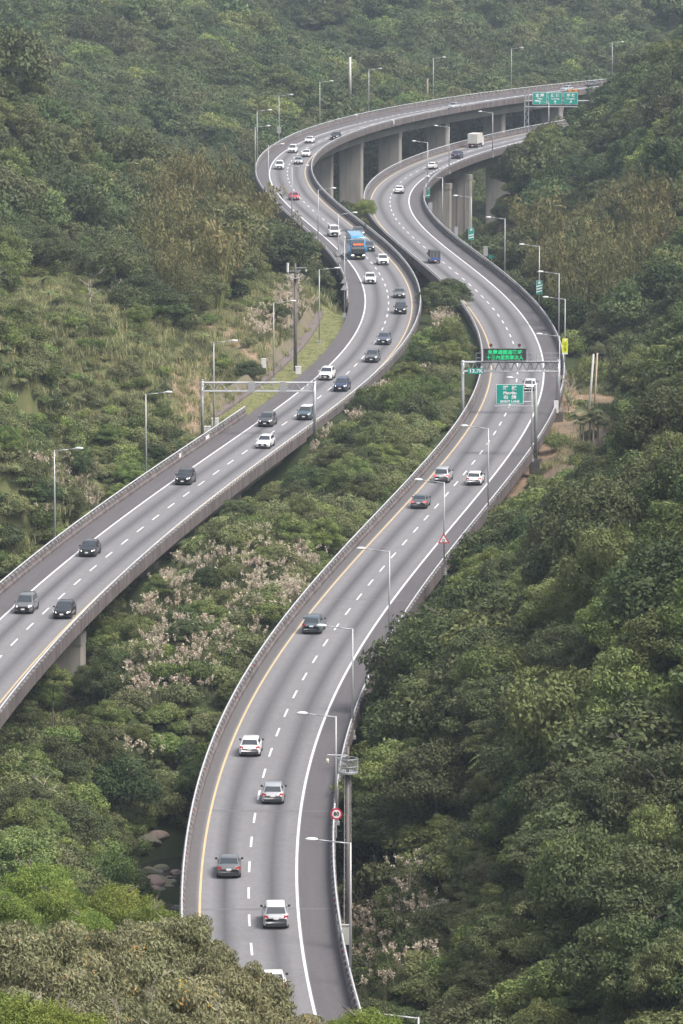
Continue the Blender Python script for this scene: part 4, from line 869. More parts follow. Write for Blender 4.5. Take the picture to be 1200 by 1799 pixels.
put_text('免費通國道路坪', .62, M_LED, vm, 0, H_ * .22, -.07, wid=W_ * .80, bold=.012); put_text('十三內里到車次人', .62, M_LED, vm, 0, -H_ * .25, -.07, wid=W_ * .86, bold=.012)
for px in (862, 912):
    b_ = empty('beacon', (fx(px), Y2 - .9, zat(611, Y2)), label=f"dark flashing beacon on top of the message board, {'left' if px < 900 else 'right'} one", cat='beacon'); MB().tube((0, 0, 0), (0, 0, .25), .05, .05, 6).build('stem', M_GALV, b_); MB().tube((0, -.12, .42), (0, .12, .42), .2, .24, 10).build('lamp', mat('beacon_dark', (.10, .04, .05), .4), b_)
k13 = empty('distance_sign', (fx(836), Y2 - .6, zat(651, Y2)), label='small green 13.7K distance sign on the left end of the gantry', cat='sign')
board(k13, 'board', fx(850) - fx(822), zat(646, Y2) - zat(656, Y2), M_GREEN); put_text('13.7K', .66, M_SW, k13, 0, 0, bold=.022, wid=1.75)
# lane sign on its cantilever
C3 = at(941, 800, 0); Y3 = C3.y; f3_ = lambda px: (px - CX) / F * proj(0, Y3, 4)[2]
cg = empty('sign_mast', (C3.x, Y3, 0), label='thick grey cantilever mast on a dark block beside the right road', cat='sign mast')
zt3 = zat(676, Y3); MB().tube((0, 0, -.4), (0, 0, zt3), .22, .19, 10).build('mast', mat('mast_grey', (.27, .285, .28), .5, .2), cg, True); MB().box(-.75, .75, -.75, .75, -2.2, -.4).build('footing', mat('dark_concrete', (.075, .068, .07), .9), cg)
m = MB(); xa = f3_(869) - C3.x
for py_ in (689, 706): m.tube((xa, .1, zat(py_, Y3)), (0, .1, zat(py_, Y3)), .07, .09, 6)
for px_ in (880, 910, 930): m.tube((f3_(px_) - C3.x, .1, zat(706, Y3)), (f3_(px_) - C3.x, .1, zat(684, Y3)), .04, .04, 5)
m.build('arm', M_GALV, cg); MB().box(xa, f3_(937) - C3.x, -1.0, -.35, zat(713, Y3), zat(713, Y3) + .08).tube((xa, -1, zat(711, Y3)), (xa, 0, zat(711, Y3)), .04, .04, 5).build('walkway', M_GALV, cg)
ls = empty('lane_sign', (f3_(895.5), Y3 - .3, zat(692, Y3)), label='large green lane sign reading 坪林 Pinglin RIGHT LANE over the right road', cat='sign')
w3, h3 = f3_(918.5) - f3_(872.5), zat(675.5, Y3) - zat(708.5, Y3); board(ls, 'board', w3, h3, M_GREEN, border=.05)
put_text('坪  林', .62, M_SW, ls, 0, h3 * .31, bold=.02, wid=1.72); put_text('Pinglin', .48, M_SW, ls, 0, h3 * .06, bold=.02, wid=1.6); put_text('右  線', .50, M_SW, ls, 0, -h3 * .17, bold=.018, wid=1.62); put_text('RIGHT LANE', .38, M_SW, ls, 0, -h3 * .39, bold=.016, wid=2.3)
# far overhead signs
C4 = at(925, 224, 1.0); Y4 = C4.y; f4_ = lambda px: (px - CX) / F * proj(0, Y4, 4)[2]
g4 = empty('overhead_gantry', (0, Y4, 0), label='lattice gantry post and beam holding three green signs over the right viaduct', cat='gantry')
m = MB(); zA, zB = -.2, zat(160, Y4)
for X_ in (f4_(921.5), f4_(928.5)):
    for yy in (-.5, .5): m.tube((X_, yy, zA), (X_, yy, zB), .11, .09, 6)
for k in range(6):
    a, b = zA + (zB - zA) * k / 6, zA + (zB - zA) * (k + 1) / 6; m.tube((f4_(921.5), -.5, a), (f4_(928.5), -.5, b), .06, .06, 5); m.tube((f4_(921.5), -.5, b), (f4_(928.5), -.5, b), .05, .05, 5)
m.build('post', M_GALV, g4); m = MB(); xe = f4_(1060)
for py_ in (177, 187.5):
    for yy in (-.4, .4): m.tube((f4_(922), yy, zat(py_, Y4)), (xe, yy, zat(py_, Y4)), .09, .09, 6)
m.build('beam', M_GALV, g4); MB().tube((xe, 0, -1), (xe, 0, zB), .2, .2, 8).build('post', M_GALV, g4)
def arrow(parent, x, z, L, ang, y=-.06):
    m = MB(); c, s = math.cos(ang), math.sin(ang); rot = lambda p: (x + p[0] * c - p[1] * s, z + p[0] * s + p[1] * c)
    for pts in ([(-.09, -L/2), (.09, -L/2), (.09, 0), (-.09, 0)], [(-.27, 0), (.27, 0), (0, L/2)]): m.prism([rot(p) for p in pts], 'y', y, y + .01)
    return m.build('arrow', M_SW, parent)
for (pc, zh, la, lat, ang, lab) in ((948, '宜 蘭', 'Yilan', 0, .0, 'left of three green overhead signs, reading 宜蘭 Yilan'), (975, '頭 城', 'Toucheng', 0, 0, 'middle green overhead sign with an arrow pointing straight up'), (1002.5, '坪 林', 'Pinglin', 0, -.9, 'right green overhead sign with slanting arrow and orange tab')):
    s_ = empty('overhead_sign', (f4_(pc), Y4 - .6, zat(172.5, Y4)), label=lab, cat='sign', group='green overhead signs on the far gantry')
    board(s_, 'board', f4_(24) - f4_(0), zat(162.5, Y4) - zat(183, Y4), M_GREEN, border=.06)
    put_text(zh, .8, M_SW, s_, 0, .62, bold=.02, wid=1.9); put_text(la, .5, M_SW, s_, 0, -.08, bold=.012, wid=1.3 if len(la) < 6 else 1.9); arrow(s_, 0, -.78, .8, ang)
    if pc == 948: MB().prism([(-1.1, -.35), (-.4, -.42), (-.05, -.62), (0, -.72), (-.15, -.72), (-.5, -.56), (-1.1, -.52)], 'y', -.06, -.05).build('arrow', M_SW, s_)
    if pc > 1000: t_ = board(s_, 'exit_tab', 1.9, .55, M_ORG, .5, 1.75); put_text('出口', .4, M_BLK, t_, .5, 1.75, bold=.012)
# pole-mounted signs
def pole_sign(key, name, lab, py, builder, dx=0., cat='sign', group=None):
    p = LAMPS[key]; Y = p.y - .28; o = empty(name, (p.x + dx, Y, zat(py, Y)), 0, label=lab, cat=cat, group=group); builder(o); return o
def stripes(n):
    def f(o):
        b_ = board(o, 'board', .85, 2.0, M_GREEN, border=.03); mb = MB()
        for k in range(n): z = -.65 + k * .42; mb.prism([(-.42, z - .14), (.42, z + .08), (.42, z + .26), (-.42, z + .04)], 'y', -.04, -.03)
        mb.build('stripe', M_SW, b_); arrow(b_, 0, .72, .42, -.8, -.045)
    return f
pole_sign((947,432), 'countdown_sign', 'green vertical sign with three white stripes on a lamp pole', 505, stripes(3)); pole_sign((827,346), 'countdown_sign', 'green vertical sign with two white stripes on a lamp pole', 411, stripes(2)); pole_sign((751,250), 'countdown_sign', 'green vertical sign with one white stripe on a lamp pole', 338, stripes(1))
def speed(o):
    MB().prism(disc_pts(.46), 'y', 0, .03).build('border', M_SR, o); b_ = MB().prism(disc_pts(.33), 'y', -.012, -.002).build('board', M_SW, o); put_text('80', .44, M_BLK, b_, 0, 0, -.03, bold=.012)
b_s = side_pos(RC, 588, 1430, .5, 2.4)[2]; o = empty('speed_sign', (b_s.x, b_s.y, zat(1430, b_s.y)), 0, label='round red-rimmed speed limit sign reading 80 on the right parapet', cat='sign'); speed(o); MB().tube((0, .06, .7 - o.location.z), (0, .06, .3), .04, .04, 6).build('post', M_GALV, o)
def tri(o):
    MB().prism([(-.62, -.5), (.62, -.5), (0, .55)], 'y', 0, .03).build('border', M_SR, o); b_ = MB().prism([(-.42, -.39), (.42, -.39), (0, .33)], 'y', -.012, -.002).build('board', M_SW, o)
    m = MB()
    for k in range(14):
        a, b2 = 2 * math.pi * k / 14, 2 * math.pi * (k + 1) / 14; m.prism([(.1 * math.cos(a), -.2 + .1 * math.sin(a)), (.1 * math.cos(b2), -.2 + .1 * math.sin(b2)), (.15 * math.cos(b2), -.2 + .15 * math.sin(b2)), (.15 * math.cos(a), -.2 + .15 * math.sin(a))], 'y', -.03, -.02)
    m.build('pictogram', M_BLK, b_)
pole_sign((780,847), 'warning_sign', 'red-rimmed triangular warning sign above the shoulder of the right road', 946, tri, -.05)
def yel(o):
    b_ = board(o, 'board', .78, 2.0, M_SY); MB().prism([(0, .58), (.16, .68), (.2, .86), (-.2, .86), (-.16, .68)], 'y', -.045, -.035).build('shield', M_SW, b_)
    for z, c in ((.2, '口'), (-.25, '上'), (-.7, '下')): put_text(c, .42, M_BLK, b_, 0, z, -.045, bold=.008)
    board(o, 'plate', .8, .2, M_SW, 0, -1.12)
pole_sign((997,525), 'yellow_sign', 'bright yellow vertical sign with a small shield on a lamp pole', 607, yel)
for i, (key, py, kind) in enumerate((((595,376),445,'round'),((595,376),456,'round'),((605,421),493,'tri'),((605,421),505,'tri'),((491,168),225,'round'),((491,168),231,'round'))):
    lab = {445:'upper round grey sign back left of the blue bus',456:'lower round grey sign back left of the blue bus',493:'upper triangular grey sign back at the viaduct end',505:'lower triangular grey sign back at the viaduct end',225:'upper round grey sign back on the far viaduct bend',231:'lower round grey sign back on the far viaduct bend'}[py]
    def bd(o, kind=kind):
        (MB().prism(disc_pts(.46), 'y', 0, .04) if kind == 'round' else MB().prism([(-.6, -.42), (.6, -.42), (0, .55)], 'y', 0, .04)).build('board', M_SGREY, o); MB().box(-.3, .3, .04, .08, -.04, .04).build('bracket', M_GALV, o)
    pole_sign(key, 'rear_facing_sign', lab, py, bd, group='grey sign backs facing away')
def rail_sign(rd, px, py, w_, h_, M, lab, name='marker_panel', post=True):
    b = side_pos(rd, px, py, .45, 2.0); p = b[2]; z = zat(py, p.y); o = empty(name, (p.x, p.y, .6), 0, label=lab, cat='sign'); board(o, 'board', w_, h_, M, 0, z - .6)
    if post: MB().tube((0, .06, 0), (0, .06, z - .6), .05, .05, 6).build('post', M_GALV, o)
    return o
rail_sign(RC, 756, 364, .75, 1.7, M_SGREY, 'grey upright panel on the bend below the one-stripe sign'); rail_sign(RC, 802, 406, .6, 1.6, M_SGREY, 'grey upright panel on the bend left of the two-stripe sign'); rail_sign(RC, 852, 441, .75, 1.6, M_SGREY, 'grey upright panel beside the tiny green sign'); rail_sign(RC, 863, 451, .75, .5, M_GREEN, 'tiny green sign behind the parapet of the right bend'); rail_sign(RC, 741, 337, .5, 1.9, M_SGREY, 'grey upright panel touching the one-stripe sign'); rail_sign(RC, 962, 237, .9, 2.0, M_SW, 'white upright panel at the far right viaduct edge', post=False)
# painted patches and small fittings on the parapets
def wall_patch(rd, which, Y, ln, name, M, lab, z0=.3, z1=.85):
    i = 1 if which == 'outer' else 0; sg = rd.side if i else -rd.side; S = float(np.interp(Y, rd.y, rd.s)); a = rd.pt(S, edges(rd, S)[i] + sg * .14, 0); b = rd.pt(S + ln, edges(rd, S + ln)[i] + sg * .14, 0)
    o = MB().add([(a.x, a.y, z0), (b.x, b.y, z0), (b.x, b.y, z1), (a.x, a.y, z1), (a.x - .02 * sg, a.y, z0), (b.x - .02 * sg, b.y, z0), (b.x - .02 * sg, b.y, z1), (a.x - .02 * sg, a.y, z1)], [(0,1,2,3),(4,5,6,7),(0,1,5,4),(2,3,7,6),(0,3,7,4),(1,2,6,5)]).build(name, M); tag(o, lab, 'marker')
M_PATCH = mat('pale_patch', (.50, .52, .46), .7, noise=(2., .8, (.28, .30, .24)))
wall_patch(RC, 'outer', at(585,1640).y, 2.6, 'wall_marker', M_PATCH, 'upper pale painted patch on the nearest right parapet'); wall_patch(RC, 'outer', at(592,1665).y, 4.0, 'wall_marker', M_PATCH, 'lower greenish painted patch on the nearest right parapet')
wall_patch(LC, 'outer', at(357,780).y, 2.4, 'wall_marker', M_SW, 'white striped marker on the left parapet at the empty gantry'); wall_patch(LC, 'outer', at(308,812).y, 1.4, 'wall_marker', M_SW, 'white marker on the left parapet above the black car')
for rd, px, py, lab in ((LC, 643, 203, 'white fitting on the far parapet above the left viaduct bend'), (LC, 735, 212, 'white drain box hanging on the inner parapet of the far viaduct')):
    b = at(px, py, 1.0); o = MB().box(-.35, .35, -.2, .2, -.9, .3).box(-.6, .1, -.25, .15, -1.4, -1.1).build('wall_box', M_HEAD); S, off = rd.near(b.x, b.y); e = edges(rd, S)[0 if py > 205 else 1]; o.location = rd.pt(S, e * 1.07, 1.0); tag(o, lab, 'box')

# ------------------------------------------------------------ masts, cabinets, poles
def cam_mast(P, zt, zp, r, pr, lab, armx, round_=True, rusty=False):
    rt = empty('camera_mast', P, 0, label=lab, cat='camera mast'); M1 = mat('mast_brown', (.12, .092, .075), .7, .1, noise=(.4, .9, (.16, .148, .135))) ; b = P.z
    MB().tube((0, 0, -1), (0, 0, zp - b), r * 1.25, r, 12).tube((0, 0, zp - b), (0, 0, zt - b), r * .75, r * .7, 12).build('mast', M1, rt, True)
    m = MB(); m.tube((-r * 2.0, -.1, -1), (-r * 1.6, -.1, zp - b), .035, .035, 5); m.tube((r * 1.9, 0, -1), (r * 1.5, 0, zp - b), .035, .035, 5)
    for k in range(22): z = (zp - b) * k / 22; m.tube((-r * 2.0, -.1, z), (-r * .9, 0, z), .02, .02, 4)
    m.build('ladder', M_GALV, rt)
    m = MB(); n = 20 if round_ else 4; ph = math.pi / 4 if not round_ else 0; hz = 1.05
    m.prism([(pr * math.cos(2*math.pi*k/n+ph), pr * math.sin(2*math.pi*k/n+ph)) for k in range(n)], 'z', zp - b, zp - b + .08); m.build('platform', M_GALV, rt)
    m = MB()
    for k in range(n):
        a0, a1 = 2*math.pi*k/n+ph, 2*math.pi*(k+1)/n+ph
        for z in (hz, hz * .5, .12): m.tube((pr*math.cos(a0), pr*math.sin(a0), zp-b+z), (pr*math.cos(a1), pr*math.sin(a1), zp-b+z), .022, .022, 4)
        m.tube((pr*math.cos(a0), pr*math.sin(a0), zp-b), (pr*math.cos(a0), pr*math.sin(a0), zp-b+hz), .02, .02, 4)
        if round_: a = (a0 + a1) / 2; m.tube((pr*math.cos(a), pr*math.sin(a), zp-b), (pr*math.cos(a), pr*math.sin(a), zp-b+hz), .012, .012, 4)
    m.build('guard_rail', M_GALV, rt)
    za = zt - b - .6; c = MB().tube((0, -.1, za), (armx, -.2, za + .05), .045, .045, 6).tube((armx, -.2, za + .05), (armx, -.2, za - .25), .035, .035, 6).tube((armx * .6, -.15, za), (0, -.1, za - .8), .03, .03, 5).build('arm', M_GALV, rt)
    m = MB().tube((armx, -.2, za - .22), (armx, -.2, za - .42), .08, .15, 10).tube((armx, -.2, za - .42), (armx, -.2, za - .55), .15, .06, 10); m.build('dome_camera', mat('camera_cream', (.62, .60, .48), .4), rt, True)
    return rt
pm_ = at(611, 1668, 0); S, off = RC.near(pm_.x, pm_.y); e = edges(RC, S)[1]; pm_ = RC.pt(S, max(off, e + 1.0), -.5)
X_ = (611 - CX) / F * proj(0, pm_.y, 5)[2]; pm_.x = X_
mz = cam_mast(pm_, zat(1312, pm_.y), zat(1358, pm_.y), .135, .72, 'tall brown camera mast with a round railed platform beside the right road', -1.45)
MB().box(-.4, .1, -.55, -.3, .9, 2.3).box(-.46, .16, -.6, -.28, 2.3, 2.36).build('cabinet', mat('cabinet_grey', (.42, .42, .38), .6), mz)
pc_ = at(519, 648, 0); pc_.z = float(hgt(pc_.x, pc_.y)) - .2
m2 = cam_mast(pc_, zat(463, pc_.y), zat(489, pc_.y), .2, .95, 'tall grey camera mast with a square railed platform on the grass strip', 1.5, False)
MB().tube((-1.05, 0, zat(478, pc_.y) - pc_.z), (-1.05, 0, zat(462, pc_.y) - pc_.z), .17, .17, 8).tube((-.6, 0, zat(489, pc_.y) - pc_.z), (-1.05, 0, zat(478, pc_.y) - pc_.z), .04, .04, 5).build('siren', M_HEAD, m2)
def cabinet(px, py, w_, h_, post, lab, z0=0.):
    p = at(px, py, z0); p.z = float(hgt(p.x, p.y)) - .1; o = empty('cabinet', p, .1, label=lab, cat='cabinet'); b_ = MB().box(-w_/2, w_/2, -.25, .25, post, post + h_).box(-w_/2 - .05, w_/2 + .05, -.3, .3, post + h_, post + h_ + .06).build('body', M_HEAD, o)
    MB().box(-w_/2 + .08, w_/2 - .08, -.27, -.252, post + .12, post + h_ - .12).build('door', mat('cabinet_door', (.58, .58, .57), .5), b_)
    if post > .3: MB().box(-.3, .3, -.2, .2, -.3, post).build('plinth', M_CONC, o)
cabinet(524, 655, .75, 1.0, .25, 'white cabinet at the foot of the left camera mast'); cabinet(463, 660, .65, 1.2, 1.5, 'white box on a tall dark plinth on the left slope'); cabinet(378, 748, .9, 1.3, .0, 'larger white cabinet at the foot of the lamp by the gantry'); cabinet(364, 758, .9, 1.2, 0, 'squat white cabinet beside the left gantry post')
cabinet(606, 1690, .6, 1.1, 1.2, 'pale cabinet behind the nearest lamp of the right road')
def upole(px, py0, py1, Y, r, M, lab, arms=True, lean=0):
    b_ = atY(px, py1, Y); zt_ = zat(py0, Y); o = empty('utility_pole', b_, 0, label=lab, cat='utility pole'); L_ = zt_ - b_.z; MB().tube((0, 0, -3), (lean, 0, L_), r * 1.3, r, 8).build('shaft', M, o, True)
    if arms: MB().box(-.9, .9, -.06, .06, L_ - 1.5, L_ - 1.35).box(-.6, .6, -.06, .06, L_ - 2.6, L_ - 2.5).build('crossarm', M, o)
M_UP = mat('pole_pale', (.50, .49, .45), .8)
upole(615, 100, 152, 1372, .28, M_UP, 'white utility pole with short crossarms on the far hillside'); upole(751, 138, 172, 1392, .22, mat('pole_wood', (.26, .21, .15), .9), 'old brown wooden pole on the far hillside', False)
upole(1033, 622, 708, 735, .13, M_UP, 'left of two leaning pale concrete poles by the clearing', False, .7); upole(1043, 620, 704, 738, .11, mat('pole_warm', (.42, .34, .26), .8), 'right of two leaning concrete poles by the clearing', False, .45)
# mossy drain wall beside the grass strip
def dw(q): return [(-11.4, -.6), (-11.1, .1), (-11.9, 1.15), (-12.3, 1.15), (-12.3, -.6)]
o = LC.sweep([0] * 5, LC.seg(722, 862), 'retaining_wall', mat('mossy_concrete', (.16, .13, .105), .9, noise=(.3, 1., (.13, .12, .045))), prof_fn=dw); tag(o, 'low mossy drain wall along the foot of the left slope', 'retaining wall')
o = LC.sweep([0] * 4, LC.seg(718, 866), 'drain', mat('drain_concrete', (.15, .12, .115), .9), prof_fn=lambda q: [(-9.9, -.3), (-9.9, .02), (-11.1, .04), (-11.1, -.3)]); tag(o, 'shallow brown concrete drain beside the mown grass strip', 'drain')
# small shed below the bend, far house
sp_ = at(858, 395, -6); sh = empty('shed', (sp_.x, sp_.y, float(hgt(sp_.x, sp_.y))), .2, label='small blue and green shed with pale roof below the right bend', cat='shed')
MB().box(-3, 0, -1.5, 1.5, -.5, 2.1).build('wall', mat('shed_blue', (.10, .14, .28), .6), sh); MB().box(.01, 3.2, -1.5, 1.5, -.5, 2.2).build('wall', mat('shed_green', (.22, .28, .18), .6), sh); MB().prism([(-3.4, 2.1), (3.6, 2.5), (3.6, 2.65), (-3.4, 2.25)], 'y', -2, 2).build('roof', mat('shed_roof', (.42, .40, .37), .6), sh)
hp = atY(1163, 30, 1830); hs_ = empty('house', hp, .1, label='low house with bright red roof at the upper right corner', cat='house')
MB().box(-5, 5, -3, 3, -6, 2.2).build('wall', mat('house_wall', (.45, .40, .36), .8), hs_); MB().prism([(-3.8, 1.9), (3.8, 1.9), (0, 4.2)], 'x', -5.6, 5.6).build('roof', mat('roof_red', (.55, .06, .055), .6), hs_); MB().box(-3.5, -2, -3.06, -3.0, -.2, 1.3).box(1.5, 3, -3.06, -3.0, -.2, 1.3).build('window', M_BLK, hs_)
hp = atY(1080, 22, 1850); h2 = empty('building', hp, .3, label='small grey building with flat roof left of the red roof', cat='building'); MB().box(-4, 4, -3, 3, -6, 2.6).build('wall', mat('wall_grey', (.30, .31, .34), .8), h2); MB().box(-4.2, 4.2, -3.2, 3.2, 2.6, 2.9).build('roof', mat('roof_grey', (.42, .40, .40), .8), h2); MB().box(-2.8, -1.2, -3.06, -3.0, .3, 1.6).box(1.2, 2.8, -3.06, -3.0, .3, 1.6).build('window', M_BLK, h2)

# ------------------------------------------------------------ stream and boulders
wm = bpy.data.materials.new('stream_water'); wm.use_nodes = True; b = wm.node_tree.nodes['Principled BSDF']; b.inputs['Base Color'].default_value = (.035, .04, .035, 1); b.inputs['Roughness'].default_value = .12; b.inputs['Specular IOR Level'].default_value = .8
nz = wm.node_tree.nodes.new('ShaderNodeTexNoise'); nz.inputs['Scale'].default_value = 3; bp = wm.node_tree.nodes.new('ShaderNodeBump'); bp.inputs['Strength'].default_value = .5; wm.node_tree.links.new(nz.outputs[0], bp.inputs['Height']); wm.node_tree.links.new(bp.outputs[0], b.inputs['Normal'])
m = MB(); yy = np.arange(395, 562, 4.); rx = np.interp(yy, [400, 440, 470, 500, 520, 560], [-5, -9, -13, -14.2, -14, -11])
for a, c in zip(yy, rx): m.v += [(c - 6, a, -16.3), (c + 6, a, -16.3)]
for i in range(len(yy) - 1): m.f.append((2*i, 2*i+1, 2*i+3, 2*i+2)); m.mi.append(0)
tag(m.build('river', wm), kind='structure')
def rock(seed):
    import bmesh
    bm = bmesh.new(); bmesh.ops.create_icosphere(bm, subdivisions=3, radius=1); rg = random.Random(seed); pl = [(Vector((rg.gauss(0, 1), rg.gauss(0, 1), rg.gauss(0, 1))).normalized(), rg.uniform(.55, .9)) for _ in range(9)]
    for v in bm.verts:
        for n_, d in pl:
            k = v.co.dot(n_) - d
            if k > 0: v.co -= n_ * k
        v.co.z *= .6
    me = bpy.data.meshes.new('boulder'); bm.to_mesh(me); bm.free(); return me
M_RK = [mat('rock_grey', (.30, .29, .27), .85, noise=(1.5, .8, (.16, .16, .13))), mat('rock_moss', (.22, .22, .14), .9, noise=(1.5, .8, (.2, .19, .16))), mat('rock_pink', (.36, .27, .24), .85, noise=(1.5, .6, (.18, .15, .14)))]
RK = []
for i in range(6): me = rock(i); me.materials.append(M_RK[i % 3]); RK.append(me)
rg = random.Random(5); n_b = 0
for k in range(130):
    yb = rg.uniform(452, 528); c = float(np.interp(yb, [400, 440, 470, 500, 520, 560], [-5, -9, -13, -14.2, -14, -11])); xb = c + rg.uniform(-5.5, 5.5); r_ = rg.uniform(.3, .85) if k % 4 else rg.uniform(1.0, 1.6)
    o = link('boulder', RK[k % 6], None, (xb, yb, max(-16.3, float(hgt(xb, yb)) - .05))); o.scale = (r_, r_ * rg.uniform(.7, 1.1), r_); o.rotation_euler = (0, 0, rg.uniform(0, 6))
    tag(o, ('grey', 'mossy green', 'pinkish')[k % 3] + (' large' if r_ > .9 else ' small') + ' boulder lying in the stream beside the right viaduct', 'boulder', 'boulders in the stream')

# ------------------------------------------------------------ feature plants
def plant(name, me, px, py, Y, s, lab, cat, part='crown', trunk=None, group=None, z=None, rz=0.):
    p = atY(px, py, Y); p.z = float(hgt(p.x, p.y)) - .1 if z is None else z; o = empty(name, p, rz, label=lab, cat=cat, group=group); o.scale = (s,) * 3; link(part, me, o)
    if trunk: link('trunk', trunk, o)
    return o
BAN = frond_mesh('fronds', 1, LM['banana'], 9, 2.6, .62, 1.9, .9); FERN = frond_mesh('fronds', 2, LM['banana'], 12, 2.4, .5, 1.8, .75, 22); PALM = frond_mesh('fronds', 3, LM['reed'], 11, 2.0, .55, 3.6, 1.15, 20)
st = MB().tube((0, 0, -.6), (0, 0, 2.0), .16, .12, 8).mesh('trunk', mat('banana_stem', (.25, .26, .14), .7), True); ps = MB().tube((0, 0, -.6), (0, 0, 3.7), .11, .09, 8).mesh('trunk', M_BARKP, True)
for i, (px, py, Y, s, lab) in enumerate([(215,545,775,1.15,'largest banana plant, at the right of the open left slope'),(240,560,772,.9,'banana plant just below and right of the largest one'),(275,572,770,.8,'small banana plant at the edge of the olive thicket'),(85,520,765,.9,'banana plant with upright leaf under the red soil bank'),(120,560,760,.8,'banana plant among dry grass on the open left slope'),(345,978,600,1.1,'banana plant below the left viaduct edge above the pink reeds'),(325,985,598,.8,'smaller banana plant left of the one beneath the viaduct edge'),(355,585,780,.8,'banana plant on the slope near the lamp behind the gantry'),(60,700,690,.9,'banana plant in the scrub at the left margin'),(660,885,625,.7,'bright banana plant by the left parapet of the right road')]): plant('banana_plant', BAN, px, py, Y, s, lab, 'banana plant', 'leaves', st, 'banana plants', rz=i)
for i, (px, py, Y, s, lab) in enumerate([(75,478,775,1.25,'pale tree fern below the red soil bank at left'),(1075,985,520,1.3,'tree fern spreading in the right slope level with the fourth lamp'),(1160,545,800,1.2,'tree fern on the right margin near the bamboo'),(1000,1150,470,1.2,'tree fern in the middle of the dark right slope'),(880,1280,440,1.2,'pale tree fern lower on the dark right slope'),(560,860,640,.9,'tree fern in the middle of the median')]):
    o = plant('tree_fern', FERN, px, py, Y, s, lab, 'tree fern', 'fronds', st, 'tree ferns', rz=i)
for i, (dx, dy, s) in enumerate([(0,0,1.25),(-1.1,.6,1.05),(1.0,.5,1.15),(.4,-1.0,1.1),(-.8,-.9,.95),(1.7,-.5,.9)]):
    o = plant('palm', PALM, 1036, 790, 676, s, ('tallest', 'left rear', 'right rear', 'front', 'front left', 'front right')[i] + ' palm of the clump in front of the earth clearing', 'palm', 'fronds', ps, 'palms by the clearing', rz=i); o.location.x += dx; o.location.y += dy
DEAD = [limb_mesh('branches', 90 + i, 6, 7, M_BARKP, .11, 8, True) for i in range(2)]
for i, (px, py, Y, s, lab) in enumerate([(160,625,735,1.0,'leafless pale tree on the open left slope'),(205,630,738,.7,'smaller bare grey tree right of the pale leafless one'),(1120,1310,418,1.0,'bare twiggy tree on the dark right slope'),(80,1400,468,.8,'bare reddish shrub above the left foreground trees'),(1000,690,745,1.0,'bare branching tree right of the yellow sign'),(985,668,748,.8,'thin bare tree just behind the yellow sign pole'),(1070,1330,422,.7,'small leafless tree beside the twiggy one on the right slope')]):
    o = plant('bare_tree', DEAD[i % 2], px, py, Y, s, lab, 'bare tree', 'branches', rz=i)
    o.location.z = max(o.location.z, atY(px, py, Y).z - 2.5 * s)

for i, (px, py, Y, s, sp_, lab) in enumerate([(642,345,1004,.6,'mid','green tree between the two viaducts left of the white sedan on the bend'),(790,478,868,.9,'dark','dark green tree at the head of the median by the blue truck'),(768,492,872,.75,'olive','olive tree at the head of the median, left of the dark one'),(525,392,942,.95,'olive','olive tree covering the left viaduct edge below the red car'),(560,470,900,.6,'dark','dark tree in front of the pale pier wall'),(620,815,640,1.0,'dark','darkest tree in the middle of the median'),(150,520,790,.7,'olive','olive tree at the foot of the left thicket'),(92,1160,536,.5,'mid','green tree under the near end of the left viaduct, beside its short pier'),(150,1165,545,.42,'olive','olive bushy tree right of the short pier by the red soil'),(35,1215,520,.6,'dark','dark tree against the left viaduct edge at the left margin')]):
    p = atY(px, py, Y); gz = float(hgt(p.x, p.y)); bz = p.z - 8.2 * s; o = empty('broadleaf_tree', (p.x, p.y, bz), i * 1.3, label=lab, cat='tree', group='forest trees on the valley sides'); o.scale = (s,) * 3
    link('crown', mk(sp_, i % 2, True)[0], o); link('trunk', TRUNKS[i % 3], o)
    if bz - gz > .5: MB().tube((0, 0, (gz - bz) / s - .5), (0, 0, -1), .2, .17, 7).build('lower_trunk', M_BARK, o)

# ------------------------------------------------------------ foreground trees
FT = [crown_mesh('crown', 700 + i, 5.2, 4.2, 90, .17, 60000, LM['tan'], base=.05, lobe=.092, jit=.7, droop=1.1, aspect=.34, rad=(.55, 1.3)) for i in range(2)]
FB = [crown_mesh('crown', 720 + i, 4.2, 3.8, 50, .15, 30000, LM['bright'], base=.05, lobe=.11, jit=.8, aspect=.3, rad=(.5, 1.5)) for i in range(2)]
FTR = limb_mesh('trunk', 77, 4.0, 4.4, M_BARKP, .12, 8); FBR = limb_mesh('trunk', 78, 4.5, 4.0, M_BARK, .12, 6)
def ftree(px, py, Y, W_, kind, i, lab):
    p = atY(px, py, Y); base_w, base_h = (5.2, 4.2) if kind == 'tan' else (4.2, 3.8); s = W_ / base_w; gz = float(hgt(p.x, p.y)); top = p.z; bz = top - base_h * s
    o = empty('foreground_tree', (p.x, p.y, bz), i * 1.7, label=lab, cat='tree', group='tan-leaved trees in the foreground' if kind == 'tan' else 'bright green feathery trees in the foreground'); o.scale = (s,) * 3
    link('crown', (FT if kind == 'tan' else FB)[i % 2], o); link('trunk', FTR if kind == 'tan' else FBR, o)
    if bz - gz > .5: MB().tube((0, 0, (gz - bz) / s - .5), (0, 0, -.5), .2, .16, 8).build('lower_trunk', M_BARK, o)
